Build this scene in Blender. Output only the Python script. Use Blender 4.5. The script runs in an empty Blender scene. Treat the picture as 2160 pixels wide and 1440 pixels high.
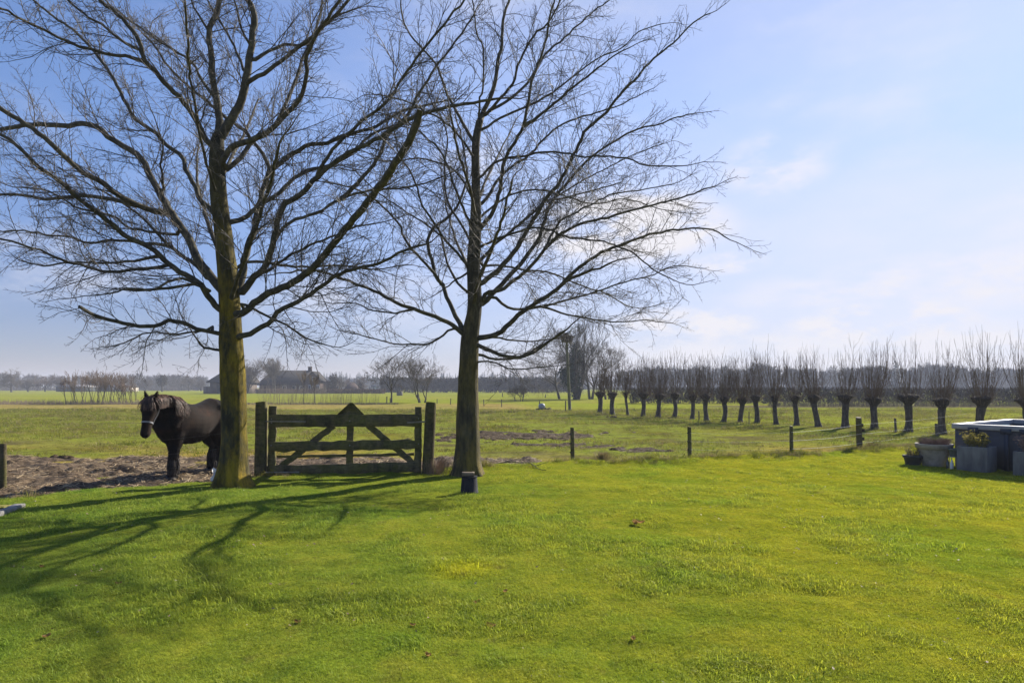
import bpy, bmesh, math, random
import numpy as np
from mathutils import Vector, Matrix

# ------------------------------------------------------------------ camera, sky, sun, exposure
scene = bpy.context.scene
COL = scene.collection
PXF, PCX, PCY, CAMH = 1350.0, 1080.0, 815.0, 1.65      # focal length, principal point (photo pixels), eye height
cam_data = bpy.data.cameras.new("camera")
cam_data.sensor_width = 36.0
cam_data.lens = PXF / 2160.0 * 36.0
cam_data.shift_y = 95.0 / 2160.0
cam_data.clip_start, cam_data.clip_end = 0.1, 5000.0
cam = bpy.data.objects.new("camera", cam_data)
cam.location = (0, 0, CAMH)
cam.rotation_euler = (math.radians(90), 0, 0)
COL.objects.link(cam)
scene.camera = cam

SUN_AZ, SUN_EL = math.radians(42.0), math.radians(30.0)   # clockwise from the view axis (+Y)
sun_data = bpy.data.lights.new("sun", 'SUN')
sun_data.energy = 5.0
sun_data.angle = math.radians(0.5)
sun_data.color = (1.0, 0.93, 0.82)
sun = bpy.data.objects.new("sun", sun_data)
sdir = Vector((math.sin(SUN_AZ) * math.cos(SUN_EL), math.cos(SUN_AZ) * math.cos(SUN_EL), math.sin(SUN_EL)))
sun.rotation_euler = (-sdir).to_track_quat('-Z', 'Y').to_euler()
sun.location = sdir * 60
COL.objects.link(sun)

world = bpy.data.worlds.new("World")
scene.world = world
world.use_nodes = True


def build_sky():
    nt = world.node_tree
    nt.nodes.clear()
    N, L = nt.nodes.new, nt.links.new
    out = N('ShaderNodeOutputWorld')
    bg = N('ShaderNodeBackground')
    bg.inputs['Strength'].default_value = 0.081
    sky = N('ShaderNodeTexSky')
    sky.sky_type = 'NISHITA'
    sky.sun_disc = False
    sky.sun_elevation = SUN_EL
    sky.sun_rotation = SUN_AZ
    sky.air_density, sky.dust_density, sky.ozone_density = 1.0, 0.06, 4.0
    tint = N('ShaderNodeMix')
    tint.data_type, tint.blend_type = 'RGBA', 'MULTIPLY'
    tint.inputs['Factor'].default_value = 1.0
    L(sky.outputs['Color'], tint.inputs['A'])
    # the air is duller and a little mauve towards the horizon
    sx = N('ShaderNodeSeparateXYZ')
    gen = N('ShaderNodeTexCoord')
    L(gen.outputs['Generated'], sx.inputs[0])
    hr = N('ShaderNodeMapRange')
    hr.interpolation_type = 'SMOOTHSTEP'
    hr.inputs['From Min'].default_value, hr.inputs['From Max'].default_value = -.02, .42
    L(sx.outputs['Z'], hr.inputs['Value'])
    dull = N('ShaderNodeMix')
    dull.data_type = 'RGBA'
    dull.inputs['A'].default_value = HORIZON_TINT
    dull.inputs['B'].default_value = SKY_TINT
    L(hr.outputs['Result'], dull.inputs['Factor'])
    L(dull.outputs['Result'], tint.inputs['B'])
    # thin clouds, by direction
    tc = N('ShaderNodeTexCoord')
    mp = N('ShaderNodeMapping')
    mp.inputs['Scale'].default_value = (1.0, 1.0, 2.6)
    L(tc.outputs['Generated'], mp.inputs['Vector'])

    def noise(scale, detail, rough, lo, hi, off):
        m2 = N('ShaderNodeMapping')
        m2.inputs['Location'].default_value = off
        L(mp.outputs['Vector'], m2.inputs['Vector'])
        n = N('ShaderNodeTexNoise')
        n.inputs['Scale'].default_value, n.inputs['Detail'].default_value, n.inputs['Roughness'].default_value = scale, detail, rough
        L(m2.outputs['Vector'], n.inputs['Vector'])
        r = N('ShaderNodeMapRange')
        r.interpolation_type = 'SMOOTHSTEP'
        r.inputs['From Min'].default_value, r.inputs['From Max'].default_value = lo, hi
        L(n.outputs['Fac'], r.inputs['Value'])
        return r.outputs['Result']

    def math_(op, a, b):
        m = N('ShaderNodeMath')
        m.operation = op
        for i, v in enumerate((a, b)):
            if isinstance(v, (int, float)):
                m.inputs[i].default_value = v
            else:
                L(v, m.inputs[i])
        m.use_clamp = op == 'ADD'
        return m.outputs[0]

    def puff(px, py, sx, sy, amt):
        """a soft cloud round one direction of the sky"""
        d = Vector(((px - PCX) / PXF, 1.0, (PCY - py) / PXF)).normalized()
        right = Vector((d.y, -d.x, 0)).normalized()
        up = right.cross(d)
        tot = None
        for ax, s in ((right, sx / PXF), (up, sy / PXF)):
            v = N('ShaderNodeVectorMath')
            v.operation = 'DOT_PRODUCT'
            L(tc.outputs['Generated'], v.inputs[0])
            v.inputs[1].default_value = ax
            q = math_('MULTIPLY', v.outputs['Value'], 1.0 / s)
            q = math_('MULTIPLY', q, q)
            tot = q if tot is None else add_(tot, q)
        v = N('ShaderNodeVectorMath')
        v.operation = 'DOT_PRODUCT'
        L(tc.outputs['Generated'], v.inputs[0])
        v.inputs[1].default_value = d
        e = N('ShaderNodeMapRange')
        e.interpolation_type = 'SMOOTHSTEP'
        e.inputs['From Min'].default_value, e.inputs['From Max'].default_value = 1.6, 0.0
        L(tot, e.inputs['Value'])
        front = N('ShaderNodeMath')
        front.operation = 'GREATER_THAN'
        front.inputs[1].default_value = 0.0
        L(v.outputs['Value'], front.inputs[0])
        return math_('MULTIPLY', math_('MULTIPLY', e.outputs['Result'], front.outputs[0]), amt)

    def add_(a, b):
        m = N('ShaderNodeMath')
        m.operation = 'ADD'
        L(a, m.inputs[0])
        L(b, m.inputs[1])
        return m.outputs[0]

    soft = noise(9.0, 7, 0.62, 0.36, 0.62, (0.2, 0.1, 0.0))
    wisps = noise(3.2, 8, 0.6, 0.50, 0.80, (3.1, 0.4, 0.7))
    veil = math_('MULTIPLY', wisps, 0.30)
    pf = None
    for a in PUFFS:
        p = puff(*a)
        pf = p if pf is None else math_('MAXIMUM', pf, p)
    fac = math_('ADD', veil, math_('MULTIPLY', pf, soft))
    thin = noise(2.2, 6, 0.55, 0.25, 0.75, (1.7, 2.4, 0.2))
    for a in VEILS:
        fac = math_('ADD', fac, math_('MULTIPLY', puff(*a), math_('ADD', math_('MULTIPLY', thin, .5), .6)))
    mix = N('ShaderNodeMix')
    mix.data_type = 'RGBA'
    mix.inputs['B'].default_value = CLOUD_COL
    L(fac, mix.inputs['Factor'])
    L(tint.outputs['Result'], mix.inputs['A'])
    L(mix.outputs['Result'], bg.inputs['Color'])
    L(bg.outputs[0], out.inputs['Surface'])


SKY_TINT = (1.04, .985, 1.10, 1)
HORIZON_TINT = (.49, .435, .58, 1)
CLOUD_COL = (5.6, 5.5, 5.85, 1)
VEILS = [(2050, 200, 1000, 800, .40), (1750, 640, 900, 260, .28)]
PUFFS = [(1850, 685, 150, 45, .9), (1290, 480, 220, 70, .8), (1640, 345, 90, 60, .5), (1430, 690, 160, 40, .8),
         (990, 330, 70, 60, .6), (1960, 600, 330, 50, .35), (1530, 555, 80, 22, .5), (2080, 745, 110, 40, .8), (90, 555, 170, 60, .3),
         (720, 640, 200, 60, .3), (1750, 750, 500, 60, .5)]
build_sky()
scene.view_settings.view_transform = 'Standard'
scene.view_settings.look = 'None'
scene.view_settings.exposure = 1.0
scene.view_settings.gamma = 1.0
scene.cycles.volume_bounces = 0
scene.cycles.max_bounces = 6
scene.cycles.transparent_max_bounces = 8

# ------------------------------------------------------------------ helpers
rng = np.random.default_rng(7)


def P(px, py, Y):
    """point seen at a photo pixel, at depth Y"""
    return np.array([(px - PCX) / PXF * Y, Y, CAMH + (PCY - py) / PXF * Y])


def GY(py):
    return PXF * CAMH / (py - PCY)


def G(px, py):
    Y = GY(py)
    return np.array([(px - PCX) / PXF * Y, Y, 0.0])


_h = np.random.default_rng(1234).random((256, 256))


def vnoise(x, y):
    x, y = np.asarray(x, float), np.asarray(y, float)
    xi, yi = np.floor(x).astype(int), np.floor(y).astype(int)
    fx, fy = x - xi, y - yi
    fx, fy = fx * fx * (3 - 2 * fx), fy * fy * (3 - 2 * fy)
    a, b = _h[xi & 255, yi & 255], _h[(xi + 1) & 255, yi & 255]
    c, d = _h[xi & 255, (yi + 1) & 255], _h[(xi + 1) & 255, (yi + 1) & 255]
    return (a * (1 - fx) + b * fx) * (1 - fy) + (c * (1 - fx) + d * fx) * fy


def fbm(x, y, s=1.0, o=4):
    t, a, n = 0, 1.0, 0
    for i in range(o):
        t = t + a * vnoise(np.asarray(x) * s + 17.3 * i, np.asarray(y) * s + 5.1 * i)
        n += a
        a *= .5
        s *= 2.03
    return t / n


def sstep(a, b, v):
    t = np.clip((v - a) / (b - a), 0, 1)
    return t * t * (3 - 2 * t)


def unit(v):
    v = np.asarray(v, float)
    return v / (np.linalg.norm(v) + 1e-12)


_fc = {}


class MB:
    """collects pieces and links them as ONE mesh object"""

    def __init__(self):
        self.v, self.q, self.t, self.n = [], [], [], 0

    def add(self, verts, quads=None, tris=None):
        verts = np.asarray(verts, float).reshape(-1, 3)
        if quads is not None and len(quads):
            self.q.append(np.asarray(quads, int).reshape(-1, 4) + self.n)
        if tris is not None and len(tris):
            self.t.append(np.asarray(tris, int).reshape(-1, 3) + self.n)
        self.v.append(verts)
        self.n += len(verts)

    def tube(self, pts, rad, sides=3, cap=False, frame=None):
        pts = np.asarray(pts, float)
        n = len(pts)
        rad = np.broadcast_to(np.asarray(rad, float), (n,))
        d = pts[-1] - pts[0]
        ref = np.array([0., 0, 1]) if abs(d[2]) < .8 * np.linalg.norm(d) + 1e-9 else np.array([0., 1, 0])
        ang = np.arange(sides) * 2 * math.pi / sides
        if sides <= 4 or n < 3:
            a = unit(np.cross(d, ref))
            b = unit(np.cross(d, a))
            ring = np.cos(ang)[:, None] * a + np.sin(ang)[:, None] * b
            v = pts[:, None, :] + rad[:, None, None] * ring[None]
        else:
            tg = np.gradient(pts, axis=0)
            v = np.empty((n, sides, 3))
            a = unit(np.cross(tg[0], ref))
            for i in range(n):
                t = unit(tg[i])
                a = unit(a - t * np.dot(a, t))
                b = np.cross(t, a)
                v[i] = pts[i] + rad[i] * (np.cos(ang)[:, None] * a + np.sin(ang)[:, None] * b)
        key = (n, sides)
        if key not in _fc:
            f = []
            for i in range(n - 1):
                for j in range(sides):
                    k = (j + 1) % sides
                    f.append((i * sides + j, i * sides + k, (i + 1) * sides + k, (i + 1) * sides + j))
            _fc[key] = np.array(f)
        q = _fc[key]
        v = v.reshape(-1, 3)
        if cap:
            m = len(v)
            v = np.vstack([v, pts[:1], pts[-1:]])
            t = [(j, (j + 1) % sides, m) for j in range(sides)]
            o = (n - 1) * sides
            t += [(o + (j + 1) % sides, o + j, m + 1) for j in range(sides)]
            self.add(v, q, t)
        else:
            self.add(v, q)

    def box(self, c, s, rot=None):
        c, s = np.asarray(c, float), np.asarray(s, float) / 2
        v = np.array([(x, y, z) for x in (-1, 1) for y in (-1, 1) for z in (-1, 1)], float) * s
        if rot is not None:
            v = v @ np.asarray(rot).T
        self.add(v + c, [(0, 1, 3, 2), (4, 6, 7, 5), (0, 4, 5, 1), (2, 3, 7, 6), (0, 2, 6, 4), (1, 5, 7, 3)])

    def plank(self, a, b, w, th, nrm=(0, -1, 0), rough=0.006, seg=10):
        """a rough-sawn plank from a to b: w across, th along nrm"""
        a, b = np.asarray(a, float), np.asarray(b, float)
        d = unit(b - a)
        n = unit(np.asarray(nrm, float) - d * np.dot(nrm, d))
        u = np.cross(d, n)
        V = []
        ch = min(w, th) * .12
        prof = []
        W, T = w / 2, th / 2
        for x, y in ((-W, -T + ch), (-W + ch, -T), (W - ch, -T), (W, -T + ch), (W, T - ch), (W - ch, T), (-W + ch, T), (-W, T - ch)):
            prof.append((x, y))
        m = len(prof)
        for i in range(seg + 1):
            p = a + (b - a) * i / seg
            j1, j2 = rng.normal(0, rough, 2)
            for x, y in prof:
                V.append(p + u * (x + (j1 if x > 0 else j2)) + n * (y + rng.normal(0, rough * .3)))
        q = [(i * m + j, i * m + (j + 1) % m, (i + 1) * m + (j + 1) % m, (i + 1) * m + j) for i in range(seg) for j in range(m)]
        k = len(V)
        V += [a, b]
        t = [((j + 1) % m, j, k) for j in range(m)] + [(seg * m + j, seg * m + (j + 1) % m, k + 1) for j in range(m)]
        self.add(V, q, t)

    def lathe(self, prof, c=(0, 0, 0), seg=28, sq=None):
        V, q = [], []
        for r, z in prof:
            for j in range(seg):
                a = 2 * math.pi * j / seg
                V.append((c[0] + r * math.cos(a), c[1] + r * math.sin(a), c[2] + z))
        for i in range(len(prof) - 1):
            for j in range(seg):
                k = (j + 1) % seg
                q.append((i * seg + j, i * seg + k, (i + 1) * seg + k, (i + 1) * seg + j))
        self.add(V, q)

    def leaf(self, c, d, nrm, l, w):
        c, d = np.asarray(c), unit(d)
        s = unit(np.cross(d, nrm)) * w / 2
        self.add([c, c + d * l * .5 + s, c + d * l, c + d * l * .5 - s], [(0, 1, 2, 3)])

    def mesh(self, name):
        me = bpy.data.meshes.new(name)
        V = np.vstack(self.v) if self.v else np.zeros((0, 3))
        Q = np.vstack(self.q) if self.q else np.zeros((0, 4), int)
        T = np.vstack(self.t) if self.t else np.zeros((0, 3), int)
        me.vertices.add(len(V))
        me.vertices.foreach_set('co', V.ravel())
        nl = len(Q) * 4 + len(T) * 3
        me.loops.add(nl)
        me.loops.foreach_set('vertex_index', np.concatenate([Q.ravel(), T.ravel()]).astype(np.int32))
        me.polygons.add(len(Q) + len(T))
        ls = np.concatenate([np.arange(len(Q)) * 4, len(Q) * 4 + np.arange(len(T)) * 3]).astype(np.int32)
        me.polygons.foreach_set('loop_start', ls)
        me.update(calc_edges=True)
        me.validate()
        return me

    def build(self, name, mat, parent=None, smooth=False, loc=None):
        """loc: the world point the vertices are given round; they are re-based on it"""
        if loc is not None:
            self.v = [np.vstack(self.v) - np.asarray(loc, float)]
        me = self.mesh(name)
        if smooth:
            me.polygons.foreach_set('use_smooth', np.ones(len(me.polygons), bool))
        me.materials.append(mat)
        o = bpy.data.objects.new(name, me)
        COL.objects.link(o)
        if parent is not None:
            o.parent = parent
        elif loc is not None:
            o.location = loc
        return o


def tag(o, label=None, cat=None, group=None, kind=None):
    if label:
        o['label'] = label
    if cat:
        o['category'] = cat
    if group:
        o['group'] = group
    if kind:
        o['kind'] = kind
    return o


def thing(name, label, cat, loc, rz=0.0, group=None):
    o = bpy.data.objects.new(name, None)
    o.empty_display_size = .2
    COL.objects.link(o)
    o.location = loc
    o.rotation_euler = (0, 0, rz)
    return tag(o, label, cat, group)


def copy_tree(o, parent=None):
    c = o.copy()
    COL.objects.link(c)
    if parent is not None:
        c.parent = parent
    for ch in list(o.children):
        copy_tree(ch, c)
    return c


def grid(name, xs, ys, zf, mat, smooth=True):
    X, Y = np.meshgrid(xs, ys, indexing='ij')
    Z = zf(X, Y)
    nx, ny = X.shape
    idx = np.arange(nx * ny).reshape(nx, ny)
    q = np.stack([idx[:-1, :-1], idx[1:, :-1], idx[1:, 1:], idx[:-1, 1:]], -1).reshape(-1, 4)
    m = MB()
    m.add(np.stack([X, Y, Z], -1).reshape(-1, 3), q)
    return m.build(name, mat, smooth=smooth), X, Y


def smooth_path(pts, n):
    pts = np.asarray(pts, float)
    seg = np.linalg.norm(np.diff(pts, axis=0), axis=1)
    s = np.concatenate([[0], np.cumsum(seg)])
    u = np.linspace(0, s[-1], n)
    out = np.empty((n, pts.shape[1]))
    ext = np.vstack([2 * pts[0] - pts[1], pts, 2 * pts[-1] - pts[-2]])
    for k, x in enumerate(u):
        i = min(np.searchsorted(s, x, 'right') - 1, len(seg) - 1)
        t = (x - s[i]) / (seg[i] + 1e-9)
        p0, p1, p2, p3 = ext[i], ext[i + 1], ext[i + 2], ext[i + 3]
        out[k] = .5 * ((2 * p1) + (-p0 + p2) * t + (2 * p0 - 5 * p1 + 4 * p2 - p3) * t ** 2 + (-p0 + 3 * p1 - 3 * p2 + p3) * t ** 3)
    return out


# ------------------------------------------------------------------ materials
def new_mat(name):
    m = bpy.data.materials.new(name)
    m.use_nodes = True
    nt = m.node_tree
    return m, nt, nt.nodes['Principled BSDF']


def ramp_noise(nt, cols, scale=5.0, detail=6, rough=.6, stretch=(1, 1, 1), coord='Object', lo=.3, hi=.7, dist=0.0):
    N, L = nt.nodes.new, nt.links.new
    if coord == 'Position':
        vec = N('ShaderNodeNewGeometry').outputs['Position']
    else:
        vec = N('ShaderNodeTexCoord').outputs[coord]
    mp = N('ShaderNodeMapping')
    mp.inputs['Scale'].default_value = stretch
    L(vec, mp.inputs['Vector'])
    n = N('ShaderNodeTexNoise')
    n.inputs['Scale'].default_value, n.inputs['Detail'].default_value, n.inputs['Roughness'].default_value = scale, detail, rough
    n.inputs['Distortion'].default_value = dist
    L(mp.outputs['Vector'], n.inputs['Vector'])
    r = N('ShaderNodeValToRGB')
    el = r.color_ramp.elements
    k = len(cols)
    for i, c in enumerate(cols):
        pos = lo + (hi - lo) * i / max(1, k - 1)
        e = el[i] if i < 2 else el.new(pos)
        e.position = pos
        e.color = (*c, 1)
    L(n.outputs['Fac'], r.inputs['Fac'])
    return r.outputs['Color'], n.outputs['Fac']


def mixc(nt, fac, a, b, mode='MIX'):
    m = nt.nodes.new('ShaderNodeMix')
    m.data_type, m.blend_type = 'RGBA', mode
    for v, k in ((fac, 'Factor'), (a, 'A'), (b, 'B')):
        if isinstance(v, (int, float)):
            m.inputs[k].default_value = v
        elif isinstance(v, tuple):
            m.inputs[k].default_value = (*v, 1) if len(v) == 3 else v
        else:
            nt.links.new(v, m.inputs[k])
    return m.outputs['Result']


def bump(nt, bsdf, h, strength=.4, dist=.02):
    b = nt.nodes.new('ShaderNodeBump')
    b.inputs['Strength'].default_value, b.inputs['Distance'].default_value = strength, dist
    nt.links.new(h, b.inputs['Height'])
    nt.links.new(b.outputs['Normal'], bsdf.inputs['Normal'])


def mat_noise(name, cols, scale=5.0, rough=.8, bmp=.3, bdist=.01, stretch=(1, 1, 1), coord='Object', metal=0.0, spec=.3, lo=.3, hi=.7, detail=6):
    m, nt, b = new_mat(name)
    c, f = ramp_noise(nt, cols, scale, detail, .62, stretch, coord, lo, hi)
    nt.links.new(c, b.inputs['Base Color'])
    b.inputs['Roughness'].default_value, b.inputs['Metallic'].default_value = rough, metal
    b.inputs['Specular IOR Level'].default_value = spec
    if bmp:
        bump(nt, b, f, bmp, bdist)
    return m


def pos_range(nt, axis, lo, hi, a=0.0, b=1.0, coord='Position'):
    N, L = nt.nodes.new, nt.links.new
    s = N('ShaderNodeSeparateXYZ')
    src = N('ShaderNodeNewGeometry').outputs['Position'] if coord == 'Position' else N('ShaderNodeTexCoord').outputs['Object']
    L(src, s.inputs[0])
    r = N('ShaderNodeMapRange')
    r.interpolation_type = 'SMOOTHSTEP'
    r.inputs['From Min'].default_value, r.inputs['From Max'].default_value = lo, hi
    r.inputs['To Min'].default_value, r.inputs['To Max'].default_value = a, b
    L(s.outputs['XYZ'.index(axis)], r.inputs['Value'])
    return r.outputs['Result']


def nmul(nt, a, b):
    m = nt.nodes.new('ShaderNodeMath')
    m.operation = 'MULTIPLY'
    for i, v in enumerate((a, b)):
        if isinstance(v, (int, float)):
            m.inputs[i].default_value = v
        else:
            nt.links.new(v, m.inputs[i])
    return m.outputs[0]
# ------------------------------------------------------------------ ground, lawn, mud
EDGE = np.array([G(*p)[:2] for p in ((-260, 1120), (0, 1062), (60, 1052), (170, 1038), (330, 1024), (400, 1021), (480, 1013), (640, 1009), (890, 997), (1010, 988), (1130, 985),
                                     (1210, 974), (1300, 979), (1400, 977), (1500, 968), (1600, 967), (1700, 961), (1830, 952), (1920, 946),
                                     (2000, 943), (2160, 940), (2600, 934))])


def edge_y(x):
    return np.interp(x, EDGE[:, 0], EDGE[:, 1])


def willow_line(x, y):
    """>0 beyond the row of willows"""
    a, b = np.array([5.3, 39.0]), np.array([14.5, 23.4])
    d = (b - a) / np.linalg.norm(b - a)
    return (y - a[1]) * d[0] - (x - a[0]) * d[1]


def lin(r, g, b):
    f = lambda c: c / 12.92 if c <= .04045 else ((c + .055) / 1.055) ** 2.4
    return np.array([f(r / 255), f(g / 255), f(b / 255)])


def ground_tint(X, Y):
    n1, n2 = fbm(X, Y, .25, 5), fbm(X, Y * 1.8, .09, 4)
    past = np.array([.172, .196, .036])
    dry = np.array([.27, .205, .080])
    green = np.array([.20, .225, .030])
    far = np.array([.235, .235, .045])
    c = past[None, None] * np.ones(X.shape + (1,))
    mix = lambda c, k, m: c * (1 - m[..., None]) + k * m[..., None]
    c = mix(c, np.array([.20, .20, .034]), sstep(.45, .65, n1) * .7)
    c = mix(c, dry, sstep(.50, .72, n2) * .45)
    c = mix(c, np.array([.145, .165, .028]), sstep(-2, -9, X) * .5)
    c = mix(c, dry * np.array([1.05, .95, .8]), sstep(12.5, 14.5, Y) * sstep(19, 15.5, Y) * sstep(.35, .6, n1) * .8)
    # rough dry strip along the field boundary on the left
    band = sstep(42, 50, Y + 6 * (n1 - .5)) * sstep(66, 60, Y + 4 * (n2 - .5)) * sstep(6, 0, X)
    c = mix(c, dry * 1.1, band * (.35 + .5 * n1))
    # beyond the boundary
    wl = willow_line(X, Y)
    beyond = np.maximum(sstep(60, 64, Y + 3 * (n2 - .5)) * (X < 8), sstep(.2, 1.2, wl + .8 * (n1 - .5)) * sstep(1, 5, X + .12 * (Y - 40)))
    c = mix(c, green, beyond)
    c = mix(c, far, beyond * sstep(.4, .7, n2) * .8)
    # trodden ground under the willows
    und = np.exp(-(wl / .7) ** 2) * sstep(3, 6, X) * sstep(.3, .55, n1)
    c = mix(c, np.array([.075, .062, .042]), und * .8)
    # worn brown spots scattered over the paddock
    n3 = fbm(X + 31, Y * 1.6 + 7, .55, 5)
    c = mix(c, np.array([.095, .075, .045]), sstep(.62, .72, n3) * sstep(60, 50, Y) * .75 * (1 - beyond))
    # ditch bank and road in front of the hedge
    bank = sstep(48, 50, Y) * sstep(57, 55, Y) * sstep(14, 20, X + 2 * n1)
    c = mix(c, np.array([.11, .095, .055]), bank * .9)
    road = sstep(57, 57.6, Y) * sstep(60.4, 59.8, Y) * sstep(24, 30, X)
    c = mix(c, np.array([.20, .17, .14]), road * .8)
    # a dark ditch line across the middle field
    dl = np.exp(-((Y - (92 - .5 * X)) / 1.6) ** 2) * sstep(-12, -6, X) * sstep(16, 10, X)
    c = mix(c, np.array([.055, .075, .025]), dl * .8)
    return c


def line(*parts):
    return np.unique(np.concatenate([np.arange(a, b, s) for a, b, s in parts]))


gx = line((-1500, -300, 60), (-300, -60, 6), (-60, 60, .6), (60, 300, 6), (300, 1501, 60))
gy = line((-60, 0, 6), (0, 75, .45), (75, 320, 3), (320, 1801, 60))


def ground_z(X, Y):
    near = sstep(90, 40, Y) * sstep(60, 40, np.abs(X))
    ditch = -.25 * np.exp(-((Y - (92 - .5 * X)) / 1.8) ** 2) * sstep(-12, -6, X) * sstep(16, 10, X)
    return (fbm(X, Y, .35, 4) - .5) * .09 * near * sstep(9, 14, Y) - .02 * sstep(22, 9, Y) + ditch


m_ground, nt, b = new_mat("pasture_grass")
at = nt.nodes.new('ShaderNodeAttribute')
at.attribute_name = 'tint'
c1, f1 = ramp_noise(nt, [(.40, .36, .36), (.95, .94, .92), (1.28, 1.22, 1.0)], 2.6, 9, .76, coord='Position', lo=.3, hi=.68)
c2, f2 = ramp_noise(nt, [(.72, .58, .5), (1.0, 1.0, 1.0), (1.12, 1.2, .8)], .33, 6, .66, coord='Position', lo=.34, hi=.62)
c = mixc(nt, 1.0, at.outputs['Color'], c1, 'MULTIPLY')
c = mixc(nt, .7, c, c2, 'MULTIPLY')
nt.links.new(c, b.inputs['Base Color'])
b.inputs['Roughness'].default_value, b.inputs['Specular IOR Level'].default_value = .95, .0
bump(nt, b, f1, .6, .08)
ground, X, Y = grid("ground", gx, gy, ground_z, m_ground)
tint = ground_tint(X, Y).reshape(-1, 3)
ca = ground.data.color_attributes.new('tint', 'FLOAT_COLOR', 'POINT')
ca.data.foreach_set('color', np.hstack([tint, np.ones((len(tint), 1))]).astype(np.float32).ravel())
tag(ground, kind='structure')


# lawn: one sheet with a ragged lip where it meets the paddock
def lawn_z(X, Y):
    d = edge_y(X) + (fbm(X, Y, 1.6, 4) - .5) * .7 - Y
    z = .035 - .03 * sstep(-4.2, -5.2, X) * sstep(9.6, 10.8, Y) + (fbm(X, Y, 1.1, 4) - .5) * .07 + (fbm(X, Y, 5.0, 3) - .5) * .035
    lip = np.where(X < -4.6, .0, .05) * np.exp(-((d - .15) / .25) ** 2)
    return np.where(d > 0, z + lip, z + lip - .30 * sstep(0, .35, -d))


def lawn_colour(nt):
    """moss, fresh and dull grass in patches that stay where they are in the world"""
    base, f = ramp_noise(nt, [(.180, .212, .019), (.256, .274, .025), (.308, .300, .030)], 2.6, 8, .72, coord='Position', lo=.34, hi=.64)
    patch, _ = ramp_noise(nt, [(.80, .95, .9), (1.0, 1.0, 1.0), (1.07, 1.04, .9)], .55, 4, .55, coord='Position', lo=.36, hi=.62)
    c = mixc(nt, .9, base, patch, 'MULTIPLY')
    # one worn patch of bright yellow moss
    gm = nt.nodes.new('ShaderNodeNewGeometry')
    dm = nt.nodes.new('ShaderNodeVectorMath')
    dm.operation = 'DISTANCE'
    nt.links.new(gm.outputs['Position'], dm.inputs[0])
    dm.inputs[1].default_value = tuple(G(978, 1205))
    rm_ = nt.nodes.new('ShaderNodeMapRange')
    rm_.inputs['From Min'].default_value, rm_.inputs['From Max'].default_value = .42, .10
    nt.links.new(dm.outputs['Value'], rm_.inputs['Value'])
    c = mixc(nt, nmul(nt, rm_.outputs[0], .75), c, (.46, .40, .015))
    # brown thatch showing through in small spots
    th, thf = ramp_noise(nt, [(0, 0, 0), (1, 1, 1)], 5.5, 6, .7, coord='Position', lo=.56, hi=.72)
    c = mixc(nt, nmul(nt, th, .55), c, (.17, .135, .035))
    # left tinted darker for crown shade and deeper green, right tinted yellower
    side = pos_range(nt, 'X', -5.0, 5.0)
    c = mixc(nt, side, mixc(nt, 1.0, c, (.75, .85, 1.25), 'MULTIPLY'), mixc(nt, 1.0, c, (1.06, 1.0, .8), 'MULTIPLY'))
    return c, f


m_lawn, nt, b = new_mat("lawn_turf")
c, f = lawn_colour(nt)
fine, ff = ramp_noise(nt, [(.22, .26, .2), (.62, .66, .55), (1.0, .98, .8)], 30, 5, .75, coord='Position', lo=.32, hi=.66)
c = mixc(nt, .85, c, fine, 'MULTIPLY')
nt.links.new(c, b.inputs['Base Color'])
b.inputs['Roughness'].default_value, b.inputs['Specular IOR Level'].default_value = .95, .0
bump(nt, b, ff, .7, .03)
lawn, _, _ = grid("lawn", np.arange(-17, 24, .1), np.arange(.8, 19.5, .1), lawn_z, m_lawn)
tag(lawn, kind='structure')


# mud and straw round the gate, and the two trampled wet patches in the paddock
def mud_mask1(X, Y):
    top = np.interp(X, [-12, -6.5, -4, -1.5, .2, 1.3, 2.2], [15.2, 15.0, 15.6, 15.3, 14.9, 14.8, 14.5])
    n = (fbm(X, Y, 1.0, 5) - .5) * 2.6
    return sstep(-.35, .55, top - Y - .4 + n) * sstep(2.6, 1.0, X + n * .6) * sstep(-.75, -.15, Y - edge_y(X))


def mud_mask2(X, Y):
    n = .55 * fbm(X, Y, .9, 5) + .45 * fbm(X + 9, Y, 2.6, 4)
    e1 = 1 - ((X - .5) / 3.3) ** 2 - ((Y - 21.4 - .25 * X) / 2.0) ** 2
    e2 = 1 - ((X - 2.0) / 2.4) ** 2 - ((Y - 17.6 + .5 * (X - 2)) / .95) ** 2
    return sstep(.05, .5, np.maximum(e1, e2) + (n - .5) * 4.6 - .02)


def mud_z(mask, amp):
    def f(X, Y):
        m = mask(X, Y)
        cl = .6 * (fbm(X, Y, 3.2, 5) - .45) + .5 * (np.abs(fbm(X, Y, 2.0, 3) - .5) * 2 - .25)
        return ground_z(X, Y) - .035 + m * (.05 + amp * cl + .5 * amp * np.abs(fbm(X, Y, 8.0, 3) - .5))
    return f


m_mud, nt, b = new_mat("trodden_mud")
c, f = ramp_noise(nt, [(.022, .015, .010), (.095, .066, .040), (.22, .155, .092)], 7.5, 8, .72, coord='Position', lo=.3, hi=.7)
nt.links.new(c, b.inputs['Base Color'])
b.inputs['Roughness'].default_value = .85
b.inputs['Specular IOR Level'].default_value = .2
bump(nt, b, f, .8, .05)
m_wet, nt, b = new_mat("wet_mud")
c, f = ramp_noise(nt, [(.016, .011, .006), (.062, .043, .024), (.145, .105, .060)], 8.5, 8, .72, coord='Position', lo=.3, hi=.7)
nt.links.new(c, b.inputs['Base Color'])
r = nt.nodes.new('ShaderNodeMapRange')
r.inputs['From Min'].default_value, r.inputs['From Max'].default_value = .50, .66
r.inputs['To Min'].default_value, r.inputs['To Max'].default_value = .9, .35
nt.links.new(f, r.inputs['Value'])
nt.links.new(r.outputs[0], b.inputs['Roughness'])
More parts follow.
